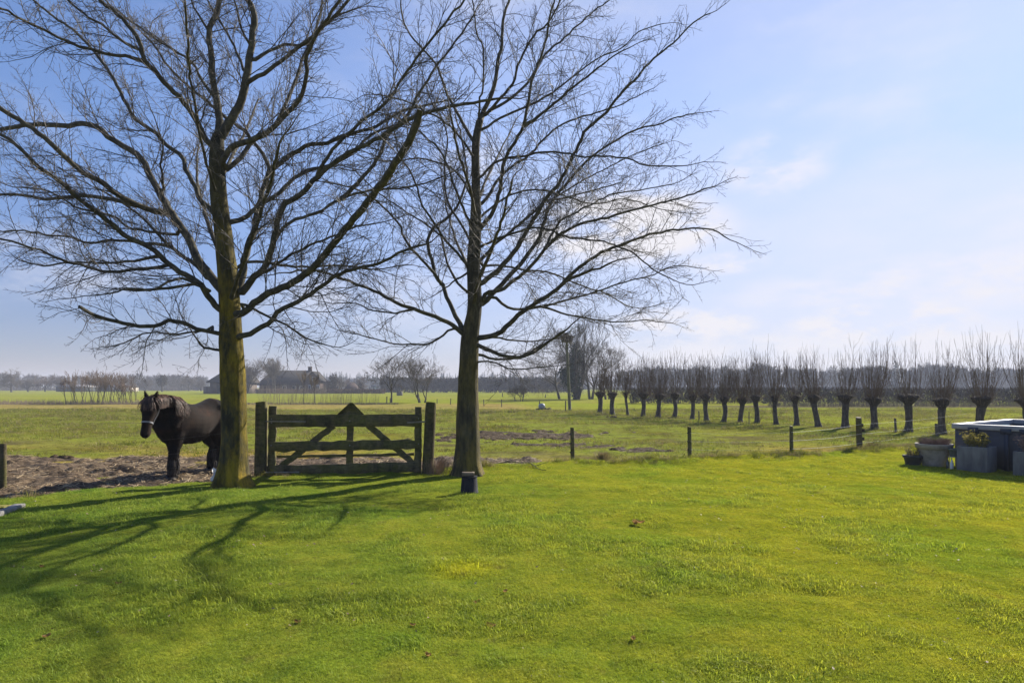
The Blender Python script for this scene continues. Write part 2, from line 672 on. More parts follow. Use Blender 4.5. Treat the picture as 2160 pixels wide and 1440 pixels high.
b.inputs['Specular IOR Level'].default_value = .05
bump(nt, b, f, .8, .06)
mud, _, _ = grid("mud", np.arange(-13, 2.8, .055), np.arange(8.6, 16.6, .055), mud_z(mud_mask1, .26), m_mud)
tag(mud, kind='structure')
mud2, _, _ = grid("wet_mud", np.arange(-3.4, 5.2, .06), np.arange(15.6, 24.4, .06), mud_z(mud_mask2, .17), m_wet)
tag(mud2, kind='structure')


# ------------------------------------------------------------------ grass: blades grouped in tufts, scattered
def grass_mat(name, colour, trans=.5, gloss=.015):
    m = bpy.data.materials.new(name)
    m.use_nodes = True
    nt = m.node_tree
    nt.nodes.clear()
    N, L = nt.nodes.new, nt.links.new
    out, d, t, g, m1, m2 = N('ShaderNodeOutputMaterial'), N('ShaderNodeBsdfDiffuse'), N('ShaderNodeBsdfTranslucent'), N('ShaderNodeBsdfGlossy'), N('ShaderNodeMixShader'), N('ShaderNodeMixShader')
    c = colour(nt)
    L(c, d.inputs['Color'])
    L(c, t.inputs['Color'])
    g.inputs['Roughness'].default_value = .45
    g.inputs['Color'].default_value = (.5, .5, .45, 1)
    m1.inputs[0].default_value, m2.inputs[0].default_value = trans, gloss
    L(d.outputs[0], m1.inputs[1])
    L(t.outputs[0], m1.inputs[2])
    L(m1.outputs[0], m2.inputs[1])
    L(g.outputs[0], m2.inputs[2])
    L(m2.outputs[0], out.inputs['Surface'])
    return m


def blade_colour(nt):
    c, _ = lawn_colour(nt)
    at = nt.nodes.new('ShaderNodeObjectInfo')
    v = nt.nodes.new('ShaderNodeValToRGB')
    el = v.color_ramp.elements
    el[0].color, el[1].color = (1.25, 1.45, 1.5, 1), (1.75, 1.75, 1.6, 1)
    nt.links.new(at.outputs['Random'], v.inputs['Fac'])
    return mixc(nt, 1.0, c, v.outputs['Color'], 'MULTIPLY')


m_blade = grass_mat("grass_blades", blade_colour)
m_drygrass = grass_mat("dry_grass", lambda nt: ramp_noise(nt, [(.11, .12, .03), (.22, .18, .075), (.34, .27, .14)], 2.2, 4, .6, coord='Position', lo=.35, hi=.65)[0], .35)
m_rough = grass_mat("paddock_grass", lambda nt: ramp_noise(nt, [(.14, .18, .02), (.22, .23, .025), (.30, .25, .07)], 1.6, 4, .6, coord='Position', lo=.35, hi=.65)[0], .4)


def tuft_mesh(name, n, h, spread, w, lean, mat, seed):
    r = np.random.default_rng(seed)
    m = MB()
    for _ in range(n):
        a = r.random() * 2 * math.pi
        p = np.array([r.normal(0, spread), r.normal(0, spread), -.01])
        d = np.array([math.cos(a), math.sin(a), 0])
        s = np.array([-d[1], d[0], 0]) * w * (.7 + .6 * r.random()) / 2
        hh = h * (.5 + .8 * r.random())
        l = lean * (.3 + r.random())
        p1 = p + d * hh * l * .35 + np.array([0, 0, hh * .6])
        p2 = p + d * hh * l * 1.1 + np.array([0, 0, hh * (1 - .25 * l)])
        m.add([p - s, p + s, p1 + s * .8, p1 - s * .8, p2], [(0, 1, 2, 3)], [(3, 2, 4)])
    me = m.mesh(name)
    me.materials.append(mat)
    return bpy.data.objects.new(name, me)


def scatter(name, pts, rot, scl, sources, mat):
    """one object: points carrying turned and scaled copies of the tufts"""
    me = bpy.data.meshes.new(name)
    me.vertices.add(len(pts))
    me.vertices.foreach_set('co', np.asarray(pts, np.float32).ravel())
    a = me.attributes.new('turn', 'FLOAT_VECTOR', 'POINT')
    a.data.foreach_set('vector', np.asarray(rot, np.float32).ravel())
    a = me.attributes.new('size', 'FLOAT_VECTOR', 'POINT')
    a.data.foreach_set('vector', np.asarray(scl, np.float32).ravel())
    me.materials.append(mat)
    o = bpy.data.objects.new(name, me)
    COL.objects.link(o)
    lib = bpy.data.collections.new(name + "_tufts")
    for s in sources:
        lib.objects.link(s)
    ng = bpy.data.node_groups.new(name + "_scatter", 'GeometryNodeTree')
    ng.interface.new_socket('Geometry', in_out='INPUT', socket_type='NodeSocketGeometry')
    ng.interface.new_socket('Geometry', in_out='OUTPUT', socket_type='NodeSocketGeometry')
    N, L = ng.nodes.new, ng.links.new
    gi, go, ip, ci = N('NodeGroupInput'), N('NodeGroupOutput'), N('GeometryNodeInstanceOnPoints'), N('GeometryNodeCollectionInfo')
    ci.inputs['Collection'].default_value = lib
    ci.inputs['Separate Children'].default_value = True
    ci.inputs['Reset Children'].default_value = True
    L(gi.outputs[0], ip.inputs['Points'])
    L(ci.outputs[0], ip.inputs['Instance'])
    ip.inputs['Pick Instance'].default_value = True
    for nm, sock in (('turn', 'Rotation'), ('size', 'Scale')):
        na = N('GeometryNodeInputNamedAttribute')
        na.data_type = 'FLOAT_VECTOR'
        na.inputs['Name'].default_value = nm
        L(na.outputs['Attribute'], ip.inputs[sock])
    L(ip.outputs[0], go.inputs[0])
    md = o.modifiers.new('scatter', 'NODES')
    md.node_group = ng
    return o


def spots(n, y0, y1, keep, half=.86, pad=.6):
    """random ground points inside the fan the camera looks into, and a little beyond"""
    y = np.sqrt(rng.random(n) * (y1 ** 2 - y0 ** 2) + y0 ** 2)
    x = (rng.random(n) * 2 - 1) * (y * half + pad)
    k = keep(x, y)
    return x[k], y[k]


def rots(n, tilt=.15):
    return np.stack([rng.normal(0, tilt, n), rng.normal(0, tilt, n), rng.random(n) * 6.283], -1)


lawn_src = [tuft_mesh("grass_tuft", 24, .023, .036, .0026, 1.1, m_blade, 100 + i) for i in range(6)] + [tuft_mesh("grass_tuft", 16, .038, .03, .0030, 1.2, m_blade, 110 + i) for i in range(2)]
PT, SC = [], []
for n, y0, y1 in ((52000, 2.4, 6.0), (52000, 6.0, 10.5), (40000, 10.5, 18.5)):
    x, y = spots(n, y0, y1, lambda x, y: y < edge_y(x) + .1)
    z = lawn_z(x, y)
    k = z > -.03
    x, y, z = x[k], y[k], z[k]
    cl = fbm(x, y, 1.7, 4)
    s = (.50 + .65 * sstep(.42, .66, cl)) * (.7 + .6 * rng.random(len(x)))
    s *= np.where(rng.random(len(x)) < .02, 1.6, 1.0)
    PT.append(np.stack([x, y, z], -1))
    SC.append(np.stack([s * 1.15, s * 1.15, s], -1))
PT, SC = np.vstack(PT), np.vstack(SC)
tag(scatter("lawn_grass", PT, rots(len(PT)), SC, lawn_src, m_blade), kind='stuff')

# clumps of coarser grass that stick out of the lawn
m_coarse = grass_mat('coarse_blades', lambda nt: mixc(nt, 1.0, blade_colour(nt), (.46, .62, .5), 'MULTIPLY'), .4, .015)
coarse_src = [tuft_mesh("grass_clump", 34, .050, .045, .0032, 1.2, m_coarse, 130 + i) for i in range(5)]
x, y = spots(2200, 2.6, 14, lambda x, y: (y < edge_y(x) - .1) & (fbm(x, y, 1.7, 3) > .54))
s = .40 + .6 * rng.random(len(x)) ** 2
tag(scatter("coarse_grass", np.stack([x, y, lawn_z(x, y)], -1), rots(len(x), .2), np.stack([s * 1.2, s * 1.2, s], -1), coarse_src, m_coarse), kind='stuff')

# long grass on the lip of the lawn under the fence, dry and green
edge_src = [tuft_mesh("edge_tuft", 34, .13, .06, .006, 1.0, m_rough, 140 + i) for i in range(4)] + [tuft_mesh("edge_tuft", 40, .15, .07, .005, 1.2, m_drygrass, 150 + i) for i in range(3)]
x = rng.uniform(-9.5, 16, 2400)
y = edge_y(x) + rng.normal(.05, .22, len(x))
k = (fbm(x, y, 1.3, 3) > np.where(x > 0, .40, .54)) & ((x < -7.0) | (x > -5.0))
x, y = x[k], y[k]
s = .3 + .75 * rng.random(len(x)) ** 2
tag(scatter("edge_grass", np.stack([x, y, np.maximum(lawn_z(x, y), -.05)], -1), rots(len(x), .2), np.stack([s, s, s], -1), edge_src, m_rough), kind='stuff')

# short tufts over the paddock
pad_src = [tuft_mesh("paddock_tuft", 18, .05, .09, .010, 1.0, m_rough, 160 + i) for i in range(5)] + [tuft_mesh("paddock_tuft", 18, .06, .09, .009, 1.2, m_drygrass, 170 + i) for i in range(2)]
x, y = spots(30000, 11, 46, lambda x, y: (y > edge_y(x) + .2) & (mud_mask1(x, y) < .4) & (mud_mask2(x, y) < .3 + .6 * (rng.random(len(x)) < .25)))
s = (.5 + .9 * rng.random(len(x))) * (.6 + .8 * sstep(.4, .65, fbm(x, y, .6, 3))) * np.interp(y, [11, 46], [.8, 1.7])
tag(scatter("paddock_grass", np.stack([x, y, ground_z(x, y)], -1), rots(len(x)), np.stack([s, s, s * .9], -1), pad_src, m_rough), kind='stuff')

# straw trodden into the mud
m_straw = mat_noise("straw", [(.16, .105, .055), (.34, .25, .14), (.52, .41, .25)], 3.0, .7, 0, coord='Position')
mb = MB()
x = rng.uniform(-12, 1.8, 22000)
y = rng.uniform(9, 15.6, 22000)
k = (mud_mask1(x, y) > .5) & (y > edge_y(x) - .1) & (fbm(x, y, .8, 3) > .36 + .16 * rng.random(len(x)))
mz = mud_z(mud_mask1, .26)(x, y)
for X_, Y_, Z_ in zip(x[k], y[k], mz[k]):
    a = rng.random() * 6.283
    d = np.array([math.cos(a), math.sin(a), rng.normal(0, .22)])
    l, w = rng.uniform(.05, .22), rng.uniform(.004, .010)
    s_ = np.array([-d[1], d[0], .5]) * w / 2
    p = np.array([X_, Y_, Z_ + .012])
    mb.add([p - d * l / 2 - s_, p - d * l / 2 + s_, p + d * l / 2 + s_, p + d * l / 2 - s_], [(0, 1, 2, 3)])
tag(mb.build("straw", m_straw), kind='stuff')

# fallen leaves and bits of bark strewn over the lawn
m_leaf = mat_noise("dead_leaf", [(.10, .06, .035), (.24, .16, .10), (.62, .54, .44)], 9, .7, 0, coord='Position')
mb = MB()
x, y = spots(2400, 2.7, 15, lambda x, y: (y < edge_y(x)) & (fbm(x, y, .6, 3) > .40))
for X_, Y_ in zip(x, y):
    a, l = rng.random() * 6.283, rng.uniform(.010, .034)
    z = float(lawn_z(np.array([X_]), np.array([Y_]))[0]) + rng.uniform(.015, .03)
    d = np.array([math.cos(a), math.sin(a), rng.normal(0, .4)])
    mb.leaf((X_, Y_, z), d, unit((rng.normal(0, .5), rng.normal(0, .5), 1)), l, l * .55)
tag(mb.build("fallen_leaves", m_leaf), kind='stuff')
# ------------------------------------------------------------------ bark
def bark_mat(name, low, mid, high, zlo, zhi, algae=(.19, .165, .018), amt=.85, sc=7.0):
    """green-yellow algae on the foot of the trunk, grey bark above"""
    m, nt, b = new_mat(name)
    grey, f = ramp_noise(nt, [low, mid, high], sc, 8, .68, (1, 1, .35), 'Object', .3, .7)
    alg, g = ramp_noise(nt, [tuple(.30 * x for x in algae), algae, (algae[0] * 1.5, algae[1] * 1.3, algae[2] * 1.3)], sc * .8, 8, .75, (1, 1, .3), 'Object', .34, .66)
    patch, pf = ramp_noise(nt, [(0, 0, 0), (1, 1, 1)], 2.6, 7, .72, (1, 1, .45), 'Object', .40, .62)
    k = nmul(nt, nmul(nt, pos_range(nt, 'Z', zhi, zlo, coord='Object'), amt), patch)
    c = mixc(nt, k, grey, alg)
    st, sf = ramp_noise(nt, [(.38, .38, .38), (.95, .95, .95), (1.25, 1.22, 1.1)], 17, 8, .75, (1, 1, .22), 'Object', .34, .66)
    c = mixc(nt, .85, c, st, 'MULTIPLY')
    nt.links.new(c, b.inputs['Base Color'])
    b.inputs['Roughness'].default_value, b.inputs['Specular IOR Level'].default_value = .85, .2
    bump(nt, b, sf, .9, .04)
    return m


m_bark1 = bark_mat("beech_bark_green", (.016, .015, .009), (.042, .038, .020), (.09, .08, .042), 2.0, 6.0, (.25, .19, .011), .95)
m_bark2 = bark_mat("beech_bark_grey", (.026, .023, .015), (.065, .057, .034), (.13, .115, .075), .8, 4.0, (.16, .13, .018), .7)
m_limb = mat_noise("limb_bark", [(.026, .024, .018), (.062, .055, .036), (.125, .11, .065)], 9, .85, .5, .012, (1, 1, 1))
m_twig = mat_noise("twig_bark", [(.045, .038, .030), (.10, .085, .065)], 3, .7, 0)


def shoots(mb, path, rad, r, spacing, length, depth, up=.25, start=.12, flat=.5, wig=.16, ang=(24, 52), rmul=.55, sides=3, rmin=.0024, keep=None):
    """side shoots along a path, alternating, themselves bearing shoots"""
    path = np.asarray(path)
    seg = np.diff(path, axis=0)
    ln = np.linalg.norm(seg, axis=1)
    S = np.concatenate([[0], np.cumsum(ln)])
    tot = S[-1]
    if tot < .05:
        return
    s = tot * start + spacing * r.random()
    side = 1 if r.random() < .5 else -1
    while s < tot * .985:
        i = min(int(np.searchsorted(S, s, 'right')) - 1, len(seg) - 1)
        f = (s - S[i]) / (ln[i] + 1e-9)
        p = path[i] + seg[i] * f
        t = seg[i] / (ln[i] + 1e-9)
        rr = rad[i] + (rad[i + 1] - rad[i]) * f
        h = np.array([-t[1], t[0], 0.0])
        hn = math.hypot(h[0], h[1])
        h = h / hn if hn > .15 else np.array([1., 0, 0])
        a = r.normal(0, 1, 3)
        a -= t * a.dot(t)
        a /= np.linalg.norm(a) + 1e-9
        q = h * side * flat + a * (1 - flat * .6)
        q -= t * q.dot(t)
        q /= np.linalg.norm(q) + 1e-9
        th = math.radians(r.uniform(*ang))
        d = t * math.cos(th) + q * math.sin(th)
        d[2] += up * r.uniform(-.3, 1)
        d /= np.linalg.norm(d)
        u = s / tot
        L = length * r.uniform(.45, 1.15) * (1.0 - .55 * u ** 1.5)
        n = 5 if depth > 1 else (4 if depth == 1 else 3)
        pts = [p]
        step = L / (n - 1)
        dd = d
        cv = r.normal(0, wig * .6, 3)
        for _ in range(n - 1):
            dd = dd + cv + r.normal(0, wig, 3)
            dd[2] += up * .18
            dd = dd / np.linalg.norm(dd)
            pts.append(pts[-1] + dd * step)
        pts = np.array(pts)
        r0 = max(min(rr * rmul * r.uniform(.7, 1.1), .0065 * L + .0026), rmin)
        rd = np.linspace(r0, max(rmin * .75, r0 * .3), n)
        if keep is None or keep(pts[0]):
            mb.tube(pts, rd, sides)
            if depth > 0:
                shoots(mb, pts, rd, r, max(spacing * .72, .05) if depth > 1 else .062, L * (.48 if depth > 1 else .34), depth - 1, up * .8, .10, flat, wig, ang, .6, 3, rmin)
        s += spacing * r.uniform(.5, 1.5)
        side = -side


def traced_tree(name, label, base, Y0, trunk, limbs, seed, bark, flare, k_list=None, twig_len=1.35, up=.22):
    """trunk and main limbs follow their real course; each limb leans towards or away from the viewer by its own slope in depth"""
    r = np.random.default_rng(seed)
    B = P(*base, Y0)
    B[2] = 0
    T = thing(name, label, 'tree', B)
    px2m = Y0 / PXF
    # trunk
    tr = np.array(trunk, float)
    pts = np.array([P(a, b, Y0) for a, b, _ in tr])
    pts[0, 2] = -.08
    dense = smooth_path(np.hstack([pts, tr[:, 2:] * px2m]), 90)
    path, rad = dense[:, :3], dense[:, 3]
    sides = 28
    m = MB()
    ang = np.arange(sides) / sides * 2 * math.pi
    V = []
    for p, q in zip(path, rad):
        z = p[2]
        fl = np.exp(-max(z, 0) / .20) * flare
        rr = q * (1 + .07 * (fbm(ang * 1.3 + 3, np.full(sides, z * 1.1), 1, 3) * 2 - 1)) + q * fl * (.55 + .45 * np.cos(ang * 5 + seed) + .25 * np.cos(ang * 3 + 1))
        rr += .012 * np.sin(z * 9 + 2 * np.cos(ang)) * (q > .1) * (fbm(ang, np.full(sides, z * 2), 1, 2) - .3)
        V.append(np.stack([p[0] + rr * np.cos(ang), p[1] + rr * np.sin(ang), np.full(sides, p[2])], -1))
    q = [(i * sides + j, i * sides + (j + 1) % sides, (i + 1) * sides + (j + 1) % sides, (i + 1) * sides + j) for i in range(len(path) - 1) for j in range(sides)]
    m.add(np.array(V).reshape(-1, 3), q)
    # scars and burrs of lost branches
    m.build('trunk', bark, T, True, B)
    known = [np.array([((p[0] / p[1]) * PXF + PCX, PCY - (p[2] - CAMH) / p[1] * PXF, p[1], q_) for p, q_ in zip(path, rad)])]
    for li, L in enumerate(limbs):
        r0, r1, k, xy = L
        xy = np.array(xy, float).reshape(-1, 2)
        allk = np.vstack(known)
        j = np.argmin(np.hypot(allk[:, 0] - xy[0, 0], allk[:, 1] - xy[0, 1]))
        if np.hypot(allk[j, 0] - xy[0, 0], allk[j, 1] - xy[0, 1]) < 30:
            xy = np.vstack([allk[j, :2], xy]) if np.hypot(*(allk[j, :2] - xy[0])) > 2 else xy
            Ys = allk[j, 2]
        else:
            Ys = Y0
        ds = np.concatenate([[0], np.cumsum(np.hypot(*np.diff(xy, axis=0).T))]) * px2m
        n = max(8, int(ds[-1] / .11))
        Yv = Ys + k * ds * (1 + .12 * np.sin(ds * 1.7 + seed + li))
        p3 = np.array([P(a, b_, y) for (a, b_), y in zip(xy, Yv)])
        path = smooth_path(p3, n)
        path[1:-1] += r.normal(0, .007, (n - 2, 3))
        u = np.linspace(0, 1, n)
        rad = (r0 + (r1 - r0) * u ** .85) * px2m * .76
        rad[-1] = max(.004, rad[-1] * .8)
        m = MB()
        coll = rad.copy()
        coll[:3] *= [1.35, 1.15, 1.05]
        m.tube(path, coll, 9 if r0 > 5 else 6, cap=True)
        lo = m.build('limb', m_limb, T, True, B)
        known.append(np.array([((p[0] / p[1]) * PXF + PCX, PCY - (p[2] - CAMH) / p[1] * PXF, p[1], q_) for p, q_ in zip(path, rad)]))
        tw = MB()
        tot = ds[-1]
        shoots(tw, path, rad, r, .118, min(twig_len, .40 + .36 * tot), 2, up, .10 if tot < 2 else .16, .45, rmul=.5)
        # the limb's own tip runs out into a spray
        if r1 < 4:
            t = unit(path[-1] - path[-3])
            sp = [path[-1]]
            for _ in range(6):
                t = unit(t + r.normal(0, .12, 3) + np.array([0, 0, .03]))
                sp.append(sp[-1] + t * .10)
            sr = np.linspace(rad[-1], .003, 7)
            tw.tube(sp, sr, 4)
            shoots(tw, np.array(sp), sr, r, .09, .42, 1, up, .05, .45)
        if tw.n:
            tw.build('twigs', m_twig, lo, False, B)
    return T


T1_TRUNK = [(490, 1036, 33), (490, 1015, 31), (493, 960, 27.5), (494, 900, 25.5), (492, 800, 25), (488, 730, 24), (487, 690, 22.5), (484, 630, 21), (479, 570, 20), (472, 500, 17.5), (466, 450, 17), (460, 400, 16.5), (458, 340, 16), (458, 300, 13.5), (461, 282, 10)]
T1_LIMBS = [
    # leaders
    (11, 3, .12, [458, 300, 463, 255, 453, 190, 445, 115, 441, 70, 455, 30, 463, 0, 474, -80, 480, -190, 470, -320]),
    (13, 3, -.1, [462, 292, 490, 250, 511, 205, 524, 140, 532, 80, 536, 30, 521, -5, 510, -90, 515, -200, 500, -330]),
    (6, 3, -.35, [518, 177, 567, 150, 600, 123, 640, 93, 690, 50, 725, 12, 760, -40, 800, -120]),
    (5, 2, .4, [533, 127, 567, 110, 600, 95, 635, 97, 665, 75, 700, 40, 760, 15]),
    (9, 3, -.45, [472, 340, 490, 310, 530, 296, 573, 273, 613, 233, 637, 200, 645, 165, 648, 115, 670, 70, 700, 27, 740, -40]),
    (7, 3, .5, [480, 357, 510, 330, 530, 300, 575, 272, 600, 225, 620, 180, 640, 120, 668, 60, 680, 0, 690, -80]),
    # right side
    (11, 3, .35, [500, 613, 510, 580, 520, 530, 537, 477, 550, 420, 570, 363, 610, 330, 650, 307, 690, 303, 720, 287, 790, 268, 850, 235, 930, 215]),
    (6, 3, .35, [570, 363, 560, 333, 533, 297, 510, 270, 480, 253, 437, 213, 403, 187, 373, 160, 347, 130, 325, 95, 300, 70]),
    (10, 3, -.3, [511, 617, 533, 587, 563, 557, 580, 497, 590, 453, 600, 433, 633, 410, 667, 373, 700, 347, 730, 325, 800, 290, 870, 248, 950, 225, 1050, 208]),
    (9.5, 7, -.75, [507, 662, 533, 643, 567, 617, 610, 600, 650, 573, 683, 540, 720, 493, 760, 445, 800, 395, 840, 335, 870, 285, 886, 232]),
    (8, 2.5, -.55, [497, 712, 527, 703, 567, 680, 593, 653, 640, 630, 683, 600, 707, 583, 760, 565, 800, 555, 850, 530, 900, 515]),
    (7, 3, .55, [485, 470, 520, 457, 547, 433, 587, 407, 613, 383, 647, 360, 693, 350, 740, 325, 790, 280, 850, 260, 900, 240]),
    (5, 2, .6, [490, 572, 520, 553, 567, 555, 617, 562, 667, 562, 720, 560, 790, 568, 850, 560]),
    (5, 2, .3, [580, 503, 600, 480, 633, 460, 667, 450, 720, 420, 790, 400, 860, 395, 940, 370]),
    (4, 2, -.2, [555, 575, 610, 540, 660, 515, 700, 500, 745, 480, 800, 470]),
    (4, 1.8, -.4, [510, 640, 560, 665, 610, 690, 650, 715, 690, 728]),
    (6, 2.5, .2, [720, 420, 760, 380, 800, 330, 815, 290, 860, 240, 900, 170, 960, 90, 1000, 30]),
    (5, 2.5, -.3, [667, 373, 700, 320, 760, 260, 800, 230, 830, 195, 880, 120, 930, 60, 980, 0]),
    # left side, big limbs
    (13, 4, .25, [478, 620, 443, 580, 417, 547, 400, 507, 377, 473, 355, 440, 333, 400, 320, 377, 300, 337, 277, 317, 247, 300, 213, 273, 200, 267, 177, 260, 133, 265, 67, 263, 0, 273, -70, 280, -150, 300]),
    (9, 4, -.55, [355, 448, 335, 446, 300, 437, 247, 410, 207, 380, 170, 360, 133, 327, 93, 290, 47, 257, 0, 230, -60, 195, -150, 150]),
    (6, 3, .35, [285, 432, 247, 423, 187, 413, 143, 415, 100, 420, 50, 412, 0, 410, -60, 408, -130, 420]),
    (7, 2.5, .6, [443, 590, 413, 560, 390, 543, 353, 513, 320, 480, 290, 450, 255, 425, 210, 400]),
    (9, 3, -.45, [467, 655, 443, 630, 420, 597, 393, 580, 360, 560, 337, 537, 300, 513, 267, 500, 240, 477, 213, 453, 183, 433, 153, 407, 127, 383, 80, 350, 43, 313, 0, 283, -60, 250]),
    (5, 2, -.25, [356, 560, 293, 568, 240, 573, 213, 572, 167, 557, 133, 550, 83, 527, 40, 513, 0, 503, -60, 490]),
    (4, 2, .5, [337, 540, 290, 550, 227, 555, 193, 555, 150, 553, 95, 560, 40, 548]),
    (5, 2, .45, [350, 517, 300, 512, 260, 507, 227, 507, 187, 512, 150, 500, 110, 497, 50, 487, 0, 487, -60, 475]),
    (4.5, 2, .3, [373, 493, 350, 493, 300, 487, 267, 477, 240, 457, 200, 447, 167, 440, 133, 420, 90, 400, 30, 395]),
    (4.5, 3.4, -.4, [440, 612, 413, 600, 367, 605, 327, 610, 291, 613]),
    (4, 1.6, -.6, [415, 600, 387, 587, 347, 597, 320, 612, 277, 607, 235, 618, 197, 623]),
    (6, 4.2, -.65, [466, 703, 427, 697, 393, 683, 362, 675, 340, 683, 310, 690, 267, 682, 213, 670, 187, 657, 167, 646]),
    (3.5, 1.6, .5, [455, 690, 413, 700, 367, 705, 317, 700, 280, 715, 235, 730]),
    (5, 3.0, -.3, [466, 738, 433, 733, 417, 717]),
    # upper left
    (8.5, 3, -.4, [462, 320, 433, 293, 417, 260, 390, 220, 360, 187, 333, 157, 310, 133, 300, 110, 293, 83, 273, 57, 247, 30, 210, 0, 170, -40, 110, -110]),
    (7, 3, .4, [457, 455, 443, 440, 420, 417, 413, 393, 397, 367, 383, 330, 353, 307, 333, 283, 313, 270, 283, 247, 267, 220, 250, 187, 233, 157, 207, 120, 180, 87, 147, 57, 120, 40, 93, 20, 70, 0, 20, -50]),
    (4, 2, -.2, [300, 110, 253, 83, 217, 55, 187, 37, 143, 0, 100, -50]),
    (4.5, 2, .5, [460, 210, 437, 187, 420, 157, 407, 133, 367, 107, 337, 87, 310, 70, 260, 33, 220, 0, 190, -50]),
    (4.5, 2, -.5, [303, 128, 267, 120, 227, 115, 187, 103, 153, 93, 113, 73, 67, 50, 30, 33, 0, 17, -60, -10]),
    (3.5, 2, .3, [441, 70, 420, 33, 403, 0, 390, -60]),
    (4, 2, .5, [516, 155, 500, 110, 480, 73, 460, 37, 437, 0, 410, -60]),
    (3.5, 2, -.4, [530, 100, 510, 65, 500, 20, 493, 0, 480, -70]),
    (4, 2, -.5, [345, 400, 340, 350, 345, 310, 330, 260]),
    # towards and away from the viewer
    (6, 2.5, -1.3, [484, 640, 500, 590, 525, 520, 560, 420, 590, 300]),
    (8, 3, 1.9, [474, 560, 450, 500, 430, 440, 415, 370, 420, 300]),
    (4.5, 2, -1.1, [462, 420, 440, 360, 420, 270, 400, 150, 390, 0]),
    (6, 3, 2.0, [462, 380, 490, 330, 520, 270, 545, 210]),
]
T2_TRUNK = [(986, 1008, 29), (986, 985, 27.5), (987, 940, 25), (987, 880, 23.5), (988, 800, 20.5), (990, 740, 20), (993, 700, 19), (1001, 650, 15.5), (1000, 600, 14.5), (999, 550, 14), (1003, 480, 12.5), (1004, 400, 9.5), (1003, 330, 8.5), (1005, 290, 8.5), (1012, 255, 8)]
